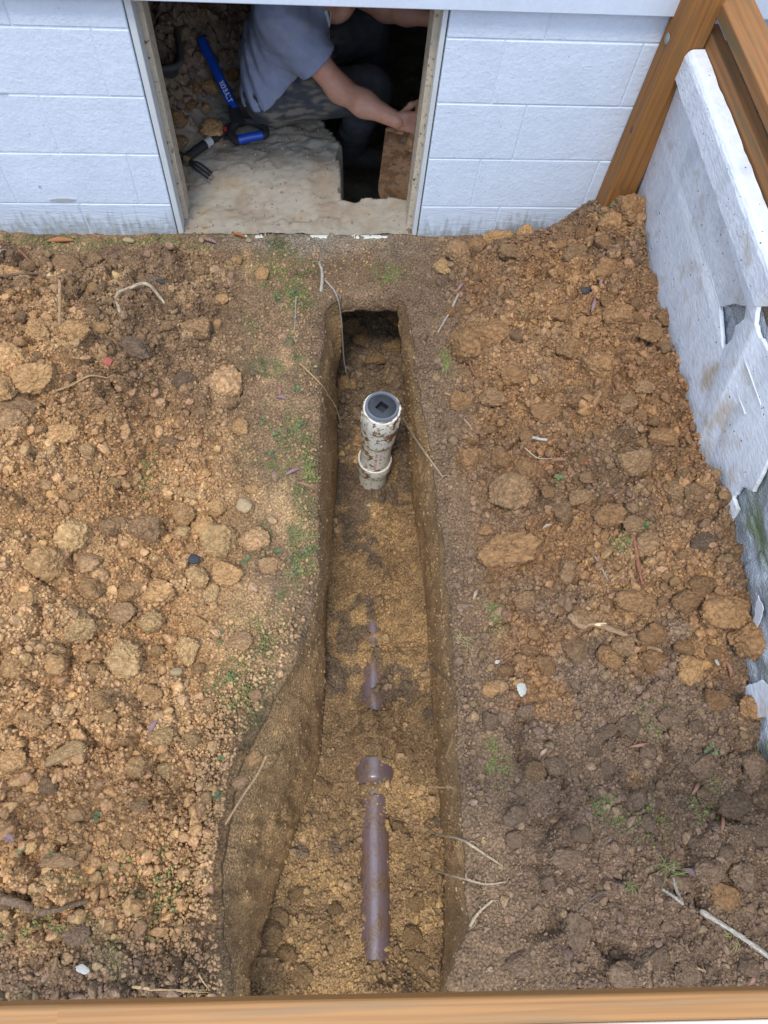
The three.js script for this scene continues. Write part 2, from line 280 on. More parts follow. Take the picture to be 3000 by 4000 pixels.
// ---------------------------------------------------------------- house: painted block wall, opening, siding, crawl space
const XO0 = -0.468, XO1 = 0.392, WT = 0.19, YL = 0.846; // opening in the wall
const paintBump = tex(1024, 1024, (u, v) => { const a = pf(u, v, 26, 2, 3), b = pf(u, v, 80, 6, 3), c = pf(u, v, 190, 4, 2); const pit = Math.max(0, pn(u, v, 55, 31) - 0.34) * 1.6; return 0.55 + 0.35 * a + 0.30 * b * (0.3 + Math.max(0, a + 0.25)) + 0.06 * c - 0.25 * pit; }, false);
const paintMap = tex(1024, 1024, (u, v) => { const a = pf(u, v, 5, 12, 3), b = pf(u, v, 60, 16, 3); const dot = pn(u, v, 75, 41) > 0.80 ? 0.3 : 0; const g = 0.95 + 0.04 * a + 0.03 * b - dot * 0.6; return [g * 0.965, g * 0.985, g]; });
for (const t of [paintBump, paintMap]) t.repeat.set(1.35, 1.35);
const paintMat = new THREE.MeshStandardMaterial({ color: C(0.79, 0.845, 0.94), roughness: 0.6, map: paintMap, bumpMap: paintBump, bumpScale: 0.0022 });
// mud splashed on the foot of the wall: patches with outlines and runs where the rain washed it
const splashMap = tex(2048, 256, (u, v) => {
  const x = u * 2.6, e = v * 0.19; // metres along, metres up
  const run = Math.max(0, n3(x * 60, 3, 1)) * 0.05 + 0.03 * fbm(x * 8, 1, 4, 3), lvl = 0.15 + run + 0.03 * fbm(x * 3, 8, 1, 2);
  const f = fbm(x * 55, e * 40, 2, 4) * 0.05;
  const mud = ss(0.03, -0.01, e - lvl * 0.72 + f), thick = ss(0.012, -0.012, e - lvl * 0.34 + f * 1.2);
  const b = 0.93 + 0.05 * fbm(x * 20, e * 20, 6, 3); let c = [b * 0.965, b * 0.985, b];
  c = mix3(c, [0.60, 0.60, 0.55], mud * (0.35 + 0.5 * Math.max(0, fbm(x * 90, e * 90, 5, 2) + 0.3)));
  c = mix3(c, [0.34, 0.29, 0.23], thick * (0.55 + 0.5 * fbm(x * 40, e * 60, 8, 2)));
  return c;
});
splashMap.wrapT = THREE.ClampToEdgeWrapping;
const splashMat = new THREE.MeshStandardMaterial({ color: C(0.79, 0.845, 0.94), roughness: 0.7, map: splashMap, bumpMap: paintBump, bumpScale: 0.0022 });
{
  const wall = group('block_wall');
  const CH = 0.2025, courses = []; // joints fall at y = 0.15, 0.352 ... as read from the photograph
  for (let k = -1; k < 5; k++) courses.push([0.147 + (k - 1) * CH + CH, 0.147 + k * CH + CH]);
  const r = rng(5); let top = 0;
  const put = (x0, x1, y0, y1) => {
    const w = x1 - x0 - 0.0018, h = y1 - y0 - 0.0025; if (w < 0.02) return;
    const low = y0 < 0.0;
    let g = new RoundedBoxGeometry(w, h, WT, 3, 0.0045); g.translate((x0 + x1) / 2, (y0 + y1) / 2, -WT / 2 - 0.0015 * r());
    g = uvBox(g, 1, r() * 3, r() * 3);
    let m = paintMat;
    if (low) { // foot of the wall: texture laid along the wall in metres
      const p = g.attributes.position, uv = g.attributes.uv; for (let i = 0; i < p.count; i++) uv.setXY(i, (p.getX(i) + 1.3) / 2.6, Math.max(0.001, Math.min(0.999, (p.getY(i) + 0.012) / 0.19)));
      m = splashMat;
    }
    mesh('block', g, m, wall);
  };
  for (let k = 0; k < courses.length; k++) {
    const [y0, y1] = [k === 0 ? -0.26 : courses[k][0], courses[k][1]]; if (y1 > 1.2) continue;
    const yy0 = k === 0 ? -0.26 : y0, odd = k % 2;
    // right of the opening
    let xs = [XO1, (odd ? 0.56 : 0.67)]; while (xs[xs.length - 1] < 1.9) xs.push(xs[xs.length - 1] + 0.40);
    if (k === 1) xs = [XO1, 0.565, 0.965, 1.365, 1.9];
    for (let i = 0; i + 1 < xs.length; i++) put(xs[i], Math.min(1.9, xs[i + 1]), yy0, y1);
    // left of the opening
    let xl = [XO0, XO0 - (odd ? 0.10 : 0.30)]; while (xl[xl.length - 1] > -2.2) xl.push(xl[xl.length - 1] - 0.40);
    for (let i = 0; i + 1 < xl.length; i++) put(Math.max(-2.2, xl[i + 1]), xl[i], yy0, y1);
    top = y1;
  }
  // mortar bed behind the joints, painted over with the rest
  let g = mergeGeometries([box(2.2 + XO0 - 0.004, top + 0.25, WT - 0.005, (-2.2 + XO0) / 2, (top - 0.25) / 2, -WT / 2), box(1.9 - XO1 - 0.004, top + 0.25, WT - 0.005, (1.9 + XO1) / 2, (top - 0.25) / 2, -WT / 2)].map(q => uvBox(q)));
  mesh('mortar', g, paintMat, wall);
  tag(wall, 'white painted concrete block wall with an opening into the crawl space', 'wall');
  // chips and scuffs where the paint has come off
  const chip = new THREE.MeshStandardMaterial({ color: C(0.42, 0.43, 0.42), roughness: 0.9 });
  const flake = (x, y, w, h) => { const s = new THREE.Shape(); for (let i = 0; i <= 14; i++) { const a = i / 14 * 6.283, q = 0.75 + 0.5 * h2(i, Math.round(x * 99), 3); const px = Math.cos(a) * w * q, py = Math.sin(a) * h * q * (Math.sin(a) > 0 ? 0.4 : 1); i ? s.lineTo(px, py) : s.moveTo(px, py); } const q = new THREE.ExtrudeGeometry(s, { depth: 0.002, bevelEnabled: false }); q.translate(x, y, 0.0004); mesh('paint_chip', q, chip, wall); };
  flake(-0.81, 0.168, 0.035, 0.010); flake(-0.855, 0.165, 0.006, 0.004); flake(-0.875, 0.222, 0.003, 0.008); flake(-0.87, 0.56, 0.015, 0.003);
}
{ // siding board that overhangs the blocks
  const g0 = group('siding');
  const m = new THREE.MeshStandardMaterial({ color: C(0.78, 0.82, 0.90), roughness: 0.55, map: paintMap });
  for (let k = 0; k < 6; k++) mesh('siding_board', uvBox(box(4.1, 0.215, 0.022, -0.15, YL + 0.1085 + k * 0.218, 0.014 - 0.0, 0.004)), m, g0);
  mesh('sheathing', uvBox(box(4.1, 1.6, 0.12, -0.15, YL + 0.21 + 0.8, -0.062)), m, g0);
  tag(g0, 'pale blue white siding overhanging the block wall above the opening', 'siding');
}
const frameMat = new THREE.MeshStandardMaterial({ color: C(0.62, 0.55, 0.44), roughness: 0.7, map: tex(256, 1024, (u, v) => { const a = fbm(u * 9, v * 22, 1, 4), d = fbm(u * 60, v * 90, 5, 3), e = Math.max(0, fbm(u * 22, v * 60, 9, 3) - 0.12) * 5; const g = 0.93 + 0.12 * a + 0.06 * d; return mix3([g, g * 0.985, g * 0.96], [0.36, 0.27, 0.17], Math.min(0.85, e * (0.25 + 0.75 * Math.max(0, fbm(1, v * 6, 3, 2) + 0.3)))); }) });
const frameWhite = new THREE.MeshStandardMaterial({ color: C(0.72, 0.72, 0.70), roughness: 0.7, map: paintMap });
{
  const f = group('door_frame');
  const jamb = (x, w, z0, z1, m, n) => { let g = uvBox(new RoundedBoxGeometry(w, YL - 0.012, z1 - z0, 2, 0.003).translate(x, YL / 2 + 0.002, (z0 + z1) / 2)); const uv = g.attributes.uv; for (let i = 0; i < uv.count; i++) uv.setXY(i, uv.getX(i) * 4, uv.getY(i) * 1.1); return mesh(n, g, m, f); };
  jamb(XO0 + 0.012, 0.019, -0.060, -0.004, frameWhite, 'casing_strip'); jamb(XO0 + 0.020, 0.034, -0.150, -0.066, frameMat, 'jamb');
  jamb(XO1 - 0.011, 0.015, -0.030, -0.003, frameWhite, 'casing_strip'); jamb(XO1 - 0.022, 0.030, -0.115, -0.034, frameMat, 'jamb');
  tag(f, 'weathered beige wooden frame lining the crawl space opening', 'door frame');
}
// concrete sill across the opening, paint worn to speckles
const sillMat = new THREE.MeshStandardMaterial({ color: C(0.75, 0.74, 0.70), roughness: 0.9, map: tex(1024, 256, (u, v) => { const n = fbm(u * 13, v * 9, 3, 4) * 1.3 + 0.35 * fbm(u * 120, v * 60, 5, 2); const g = 0.9; return n > -0.10 ? mix3([0.52, 0.47, 0.38], [0.40, 0.34, 0.25], ss(-0.1, 0.3, fbm(u * 70, v * 18, 9, 3))) : [g, g, g * 0.98]; }), bumpMap: paintBump, bumpScale: 0.004 });
{ const g = uvBox(box(XO1 - XO0 - 0.006, 0.2, 0.1, (XO0 + XO1) / 2, -0.0975, -0.044, 0.006), 1.15, 0.1, 0.3); const o = mesh('concrete_sill', g, sillMat); tag(o, 'worn concrete sill with flaked white paint across the opening', 'sill'); }

// crawl space: dusty floor with a pit, walls and ceiling
const pitEdge = (x, z) => { // >0 inside the pit
  const xl = z > -0.40 ? lerp(0.128, 0.116, (-0.15 - z) / 0.25) : lerp(0.116, 0.045, Math.min(1.4, (-0.40 - z) / 0.20));
  const w = 0.045 * fbm(x * 8, z * 8, 6, 3) + 0.010 * fbm(x * 40, z * 40, 2, 2), a = x - xl + w, b = -0.142 - z + w * 1.2, k = 0.06, q = Math.max(0, k - Math.abs(a - b)) / k;
  return Math.min(a, b) - q * q * k * 0.25;
};
function crawlH(x, z) {
  let h = 0.008 + 0.05 * ss(0, -0.35, z) + 0.015 * fbm(x * 5, z * 5, 3, 3);
  h += (0.012 * broken(x * 11, z * 14, 51) + 0.008 * broken(x * 24, z * 29, 52)) * ss(0.02, -0.06, z) + 0.016 * fbm(x * 9, z * 11, 8, 3) + 0.006 * fbm(x * 34, z * 34, 4, 2);
  const heap = ss(-0.30, -0.62, x - 0.25 * ss(-0.45, -1.1, z) + 0.06 * fbm(x * 5, z * 5, 2, 2)) * ss(-0.22, -0.55, z);
  h += heap * (0.10 + 0.10 * ss(-0.5, -1.1, z) + 0.06 * lumps(x * 10, z * 10, 55) + 0.035 * lumps(x * 24, z * 24, 57));
  return { h, heap };
}
{
  const dustMat = new THREE.MeshStandardMaterial({ vertexColors: true, roughness: 1, bumpMap: soilBump, bumpScale: 0.0009 });
  const rows = [], col0 = [0.29, 0.255, 0.205], col1 = [0.23, 0.155, 0.10];
  for (let z = -2.2; z <= -0.0005; z += z > -0.75 ? 0.0055 : 0.012) {
    const row = []; for (let i = 0; i <= 210; i++) {
      const x = lerp(-1.2, 0.95, i / 210) , { h, heap } = crawlH(x, z), p = pitEdge(x, z);
      const inside = ss(0.0, 0.035, p); let y = lerp(h, -0.52 + 0.05 * fbm(x * 9, z * 9, 4, 3), inside);
      const b = fbm(x * 12, z * 12, 21, 3), c = n3(x * 120, z * 120, 3);
      let col = mix3(col0, [0.29, 0.225, 0.155], ss(0.0, 0.35, b)); col = mix3(col, col1, Math.min(1, heap * 1.6)); col = mix3(col, [0.24, 0.18, 0.125], 0.7 * ss(0.05, 0.2, fbm(x * 7, z * 7, 33, 3)));
      if (z > -0.1) col = mix3(col, [0.30, 0.25, 0.185], 0.3);
      const v = 1 + 0.10 * c + 0.22 * fbm(x * 40, z * 40, 9, 2);
      row.push({ p: [x, y, z], c: col.map(q => q * v), uv: [x, z] });
    } rows.push(row);
  }
  // leave out what lies under the wall on both sides of the opening: those rows are hidden in the blocks
  const o = structure('crawl_space_floor', gridGeometry(rows), dustMat, 'pale dusty dirt floor of the crawl space with a dug pit');
  const dark = new THREE.MeshStandardMaterial({ color: C(0.42, 0.41, 0.39), roughness: 1 });
  const shell = mergeGeometries([box(0.1, 1.8, 2.1, -1.25, 0.3, -1.24), box(0.1, 1.8, 2.1, 1.0, 0.3, -1.24), box(2.35, 1.8, 0.1, -0.125, 0.3, -2.25), box(2.3, 0.08, 2.2, -0.125, 1.03, -1.1), box(2.35, 0.1, 2.3, -0.1, -0.78, -1.25)].map(q => uvBox(q)));
  structure('crawl_space_shell', shell, dark, 'dark walls and ceiling of the crawl space');
}
// ---------------------------------------------------------------- wood, as a board texture (u along the grain in metres)
function woodTex(seed, base, dark, light, wear = 0) {
  return tex(1024, 256, (u, v) => {
    const w = v + 0.05 * fbm(u * 3, v * 3, seed, 3), ring = Math.sin((w * 26 + 3.5 * fbm(u * 1.6, w * 5, seed + 2, 3)) * 3.1) * 0.5 + 0.5;
    const fib = fbm(u * 6, v * 130, seed + 5, 3), st = fbm(u * 2.2, v * 14, seed + 9, 3);
    let c = mix3(base, dark, Math.pow(ring, 2.2) * 0.26 + Math.max(0, st) * 0.75); c = mix3(c, light, Math.max(0, fib) * 0.55 + Math.max(0, -st) * 0.35);
    if (wear) c = mix3(c, wear, Math.max(0, fbm(u * 5, v * 9, seed + 13, 4) - 0.02) * 2.2);
    return c;
  });
}
const stain = [woodTex(1, [0.64, 0.43, 0.21], [0.42, 0.25, 0.10], [0.74, 0.55, 0.32], [0.50, 0.38, 0.22]), woodTex(31, [0.64, 0.44, 0.25], [0.46, 0.28, 0.14], [0.72, 0.55, 0.36], [0.46, 0.40, 0.27])];
const greyWood = woodTex(61, [0.46, 0.38, 0.27], [0.28, 0.22, 0.15], [0.58, 0.50, 0.38], [0.33, 0.31, 0.20]);
const railTex = woodTex(91, [0.68, 0.48, 0.26], [0.50, 0.31, 0.13], [0.78, 0.60, 0.38], [0.58, 0.45, 0.30]);
const woodMat = [stain[0], stain[1], greyWood, railTex].map((t, i) => new THREE.MeshStandardMaterial({ map: t, color: i === 2 ? C(0.62, 0.62, 0.6) : C(0.80, 0.80, 0.80), roughness: i === 3 ? 0.6 : 0.8, bumpMap: t, bumpScale: i === 2 ? 0.003 : 0.0012 }));
// a board: length along axis 'x','y' or 'z'; texture runs along it
function board(w, h, d, x, y, z, axis, r = 0.004, off = 0, vs = 4) {
  let g = new RoundedBoxGeometry(w, h, d, 3, r); g.translate(x, y, z); if (g.index) g = g.toNonIndexed();
  const p = g.attributes.position, n = g.attributes.normal, uv = g.attributes.uv, A = { x: [1, 2], y: [0, 2], z: [0, 1] }[axis], get = (k, i) => k === 0 ? p.getX(i) - x : k === 1 ? p.getY(i) - y : p.getZ(i) - z;
  for (let i = 0; i < p.count; i++) {
    const L = get('xyz'.indexOf(axis), i), nn = [Math.abs(n.getX(i)), Math.abs(n.getY(i)), Math.abs(n.getZ(i))], c = nn[A[0]] > nn[A[1]] ? get(A[1], i) : get(A[0], i) + 0.13;
    uv.setXY(i, L * 0.8 + off, c * vs + off * 1.7);
  }
  return g;
}
// ---------------------------------------------------------------- retaining wall: render over rough blocks
const wallX = (z, y = 0) => 1.10 + 0.02 * z - 0.085 * Math.max(0, y - 0.25); // leans back with height
const stuccoMap = tex(1024, 1024, (u, v) => { // u = z/1.6, v = y/0.8
  const z = u * 1.6, y = v * 0.8, a = fbm(z * 5, y * 5, 3, 4), b = fbm(z * 40, y * 40, 6, 3), d = fbm(z * 14, y * 14, 9, 4);
  let g = 0.93 + 0.08 * b; let c = [g * 0.975, g * 0.985, g];
  c = mix3(c, [0.74, 0.66, 0.56], Math.min(0.8, Math.max(0, d + 0.6 * a - 0.02 + 0.45 * Math.exp(-(((z - 1.02) / 0.16) ** 2) - ((y - 0.45) / 0.12) ** 2) - 0.16) * 1.6));
  c = mix3(c, [0.62, 0.63, 0.64], Math.max(0, fbm(z * 8, y * 3, 22, 4) - 0.05) * 0.9);
  const sp = n3(z * 130, y * 130, 4) + 0.35 * n3(z * 20, y * 20, 8); if (sp > 0.68) c = mix3(c, [0.25, 0.25, 0.24], 0.8);
  return c;
});
const stuccoBump = tex(1024, 1024, (u, v) => 0.5 + 0.5 * pf(u, v, 40, 3, 4) + 0.25 * pf(u, v, 8, 7, 3), false); stuccoBump.repeat.set(2, 2);
const stuccoMat = new THREE.MeshStandardMaterial({ map: stuccoMap, color: C(0.86, 0.885, 0.92), roughness: 0.75, bumpMap: stuccoBump, bumpScale: 0.0018 });
const blockMat = new THREE.MeshStandardMaterial({ vertexColors: true, roughness: 0.95, bumpMap: soilBump, bumpScale: 0.004 });
{
  const w = group('retaining_wall');
  const ragged = (pts, s, amp = 0.008) => { const o = []; for (let i = 0; i < pts.length; i++) { const a = pts[i], b = pts[(i + 1) % pts.length], n = Math.max(1, Math.round(Math.hypot(a[0] - b[0], a[1] - b[1]) / 0.012)); for (let k = 0; k < n; k++) { const t = k / n, j = (a[2] || b[2]) ? 0 : 1; o.push([lerp(a[0], b[0], t) + j * amp * fbm(i * 7 + t * n * 0.7, s, 3, 2) * 1.6, lerp(a[1], b[1], t) + j * amp * fbm(i * 7 + t * n * 0.7, s + 9, 5, 2) * 1.6]); } } return o; };
  const outline = ragged([[0.004, -0.1, 1], [1.1, -0.1, 1], [1.13, 0.12], [1.136, 0.181], [1.239, 0.179], [1.284, 0.184], [1.279, 0.290], [1.269, 0.344], [1.231, 0.337], [1.227, 0.401], [1.264, 0.449], [1.245, 0.516], [1.225, 0.564], [1.22, 0.61], [1.13, 0.67], [1.015, 0.698], [0.95, 0.678], [0.920, 0.680], [0.887, 0.715], [0.885, 0.735, 1], [0.004, 0.735, 1]], 3);
  const hole = ragged([[0.766, 0.557], [0.812, 0.626], [0.860, 0.673], [0.881, 0.648], [0.868, 0.604], [0.883, 0.565], [0.872, 0.510], [0.830, 0.525]].reverse(), 8, 0.006);
  const sh = new THREE.Shape(outline.map(p => new THREE.Vector2(p[0], p[1]))); sh.holes.push(new THREE.Path(hole.map(p => new THREE.Vector2(p[0], p[1]))));
  let g = new THREE.ExtrudeGeometry(sh, { depth: 0.008, bevelEnabled: true, bevelThickness: 0.002, bevelSize: 0.002, bevelSegments: 2, curveSegments: 1 });
  const flat = g => { const p = g.attributes.position, uv = g.attributes.uv; for (let i = 0; i < p.count; i++) { const z = p.getX(i), y = p.getY(i), d = p.getZ(i); p.setXYZ(i, wallX(z, y) + 0.010 - d + 0.006 * fbm(z * 4, y * 4, 6, 2), y, z); uv.setXY(i, z / 1.6, (y + 0.1) / 0.9); } if (g.index) g = g.toNonIndexed(); g.computeVertexNormals(); return g; };
  mesh('render_coat', toCreasedNormals(flat(g), 0.6), stuccoMat, w).userData.label = 'cracked white cement render, broken away at the hole and lower end';
  // joints struck in the render, and the seam of an older coat
  const ridge = (z0, y0, z1, y1, r, n) => { const pts = []; for (let i = 0; i <= 24; i++) { const t = i / 24, z = lerp(z0, z1, t), y = lerp(y0, y1, t) + 0.003 * fbm(t * 6, z * 3, 2, 2); pts.push(V(wallX(z, y) + 0.0012 + 0.006 * fbm(z * 4, y * 4, 6, 2), y, z)); } const q = new THREE.TubeGeometry(new THREE.CatmullRomCurve3(pts), 48, r, 6); const uv = q.attributes.uv, p = q.attributes.position; for (let i = 0; i < uv.count; i++) uv.setXY(i, 0.2 + p.getZ(i) / 9, 0.75); mesh(n, q, stuccoMat, w); };
  ridge(0.901, 0.595, 1.104, 0.600, 0.0036, 'joint_ridge'); ridge(0.893, 0.512, 1.083, 0.523, 0.0038, 'joint_ridge'); ridge(0.883, 0.395, 1.067, 0.404, 0.003, 'joint_ridge'); ridge(0.3, 0.60, 0.766, 0.557, 0.0016, 'joint_ridge');
  // cap
  const prof = new THREE.Shape(); [[0.0, 0], [0.046, 0], [0.046, 0.091], [0.016, 0.090], [0.008, 0.087], [0.003, 0.080], [0.0, 0.070]].forEach((p, i) => i ? prof.lineTo(p[0], p[1]) : prof.moveTo(p[0], p[1])); prof.closePath();
  g = new THREE.ExtrudeGeometry(prof, { depth: 0.80, steps: 90, bevelEnabled: false });
  { const p = g.attributes.position, uv = g.attributes.uv; for (let i = 0; i < p.count; i++) { let a = p.getX(i), y = p.getY(i), z = p.getZ(i) + 0.094; const nn = 0.004 * fbm(z * 14, y * 40, a * 30, 3); if (z > 0.89) z += 0.02 * fbm(y * 40, a * 40, 2, 2); p.setXYZ(i, 1.042 + 0.032 * z + a * (1 + 0.2 * z) + nn, 0.716 + y + nn, z); uv.setXY(i, z / 1.6, 0.1 + (y + a) * 1.2); } g.computeVertexNormals(); }
  mesh('wall_cap', g, stuccoMat, w);
  // blockwork behind
  const rows = []; for (let j = 0; j <= 110; j++) { const y = lerp(-0.12, 0.70, j / 110), row = []; for (let i = 0; i <= 330; i++) { const z = lerp(0.01, 2.35, i / 330);
    let top = z > 0.97 ? lerp(0.68, 0.36, ss(1.1, 1.9, z)) : 0.7, yy = Math.min(y, top);
    const bed = Math.abs(((yy + 0.02) % 0.2 + 0.2) % 0.2 - 0.1) > 0.094 ? 0.006 : 0, head = Math.abs(((z + (Math.floor((yy + 0.02) / 0.2) % 2 ? 0.2 : 0)) % 0.4) - 0.2) > 0.194 ? 0.006 : 0;
    const x = wallX(z, yy) + 0.018 + 0.010 * fbm(z * 16, yy * 16, 4, 4) + bed + head + (y > top ? (y - top) * 1.2 : 0);
    const n = fbm(z * 7, yy * 7, 5, 3), s = fbm(z * 60, yy * 60, 9, 2); let c = mix3([0.36, 0.39, 0.42], [0.31, 0.33, 0.34], ss(-0.15, 0.2, n + 0.6 * s));
    c = mix3(c, [0.50, 0.55, 0.60], Math.max(0, ss(0.05, 0.28, fbm(z * 10, yy * 20, 15, 4))));
    c = mix3(c, [0.13, 0.17, 0.06], 0.85 * ss(0.0, 0.22, fbm(z * 5, yy * 6, 25, 3) + 0.5 * (yy - 0.36)) * ss(1.2, 1.35, z)); 
    row.push({ p: [x, yy, z], c, uv: [z, y] }); } rows.push(row); }
  mesh('block_core', gridGeometry(rows), blockMat, w).userData.label = 'bare grey blockwork with moss';
  const back = uvBox(box(0.2, 0.44, 2.25, 1.30, 0.07, 1.225)); back.setAttribute('color', new THREE.BufferAttribute(new Float32Array(back.attributes.position.count * 3).fill(0.38), 3)); mesh('wall_backing', back, blockMat, w);
  // loose sheet of white render lower down
  const sh2 = new THREE.Shape(ragged([[1.70, 0.10], [1.78, 0.08], [1.79, 0.2], [1.75, 0.26], [1.70, 0.22]], 5).map(p => new THREE.Vector2(p[0], p[1])));
  mesh('render_patch', toCreasedNormals(flat(new THREE.ExtrudeGeometry(sh2, { depth: 0.004, bevelEnabled: false })), 0.6), stuccoMat, w);
  const sh3 = new THREE.Shape(ragged([[1.50, 0.315], [1.54, 0.32], [1.575, 0.255], [1.55, 0.25]], 12).map(p => new THREE.Vector2(p[0], p[1])));
  mesh('render_patch', toCreasedNormals(flat(new THREE.ExtrudeGeometry(sh3, { depth: 0.002, bevelEnabled: false })), 0.6), stuccoMat, w);
  tag(w, 'white rendered retaining wall with broken coating and mossy bare blocks', 'retaining wall');
}
{ // posts
  const p = group('wooden_post', 1.045, 0, 0.047);
  const g = board(0.09, 1.75, 0.088, 0, 0.78, 0, 'y', 0.006, 0.37); mesh('timber', g, woodMat[0], p);
  const zinc = new THREE.MeshStandardMaterial({ color: C(0.33, 0.35, 0.32), metalness: 0.6, roughness: 0.55 });
  const bolt = (x, y, z, ry, s) => { const q = new THREE.SphereGeometry(0.016 * s, 20, 10, 0, 6.3, 0, 1.3); q.scale(1, 0.35, 1); q.rotateX(Math.PI / 2); q.rotateY(ry); q.translate(x, y, z); mesh('bolt', q, zinc, p); };
  bolt(-0.0445, 0.80, -0.004, -Math.PI / 2, 1); bolt(-0.0445, 0.19, 0.016, -Math.PI / 2, 0.6);
  const knot = new THREE.MeshStandardMaterial({ color: C(0.12, 0.06, 0.03), roughness: 0.8 });
  const q = new THREE.SphereGeometry(0.009, 14, 8); q.scale(0.25, 1.5, 1); q.translate(-0.0445, 0.52, 0.01); mesh('knot', q, knot, p);
  tag(p, 'orange stained square wooden post in the soil at the wall corner', 'post');
}
{ // low deck beyond the wall
  const trim = mesh('edge_board', board(0.036, 0.05, 2.45, 1.1065, 0.82, 1.32, 'z', 0.004, 0.2), woodMat[1]); trim.rotation.y = 0.05; tag(trim, 'orange stained edge board lying along the retaining wall cap', 'board');
  for (let k = 0; k < 10; k++) { const z = 0.150 + k * 0.1405, x0 = 1.128 + 0.05 * z + 0.004; const b = mesh('deck_board', board(0.60, 0.036, 0.134, x0 + 0.30, 0.812, z, 'x', 0.006, k * 0.61), woodMat[2]); tag(b, 'weathered grey deck board crossing under the raised orange rail', 'deck board', 'weathered deck boards beyond the wall'); }
  const up = mesh('raised_rail', board(0.096, 0.038, 2.4, 1.1245, 0.911, 1.30, 'z', 0.005, 0.55), woodMat[1]); up.rotation.y = 0.056; tag(up, 'wide orange stained rail raised above the weathered deck boards', 'rail');
  const bl = mesh('rail_spacer', board(0.05, 0.061, 0.10, 1.235, 0.8609, 1.1, 'z', 0.004, 0.5), woodMat[2]); tag(bl, 'wooden spacer block under the raised rail', 'block');
  const jo = mesh('deck_joist', board(0.04, 0.14, 1.6, 1.55, 0.7235, 0.85, 'z', 0.003, 0.5), woodMat[2]); tag(jo, 'weathered joist carrying the deck boards', 'joist');
  const lg = mesh('deck_support', board(0.09, 0.95, 0.09, 1.55, 0.178, 0.9, 'y', 0.003, 0.5), woodMat[2]); tag(lg, 'weathered timber support under the deck joist', 'support');
}
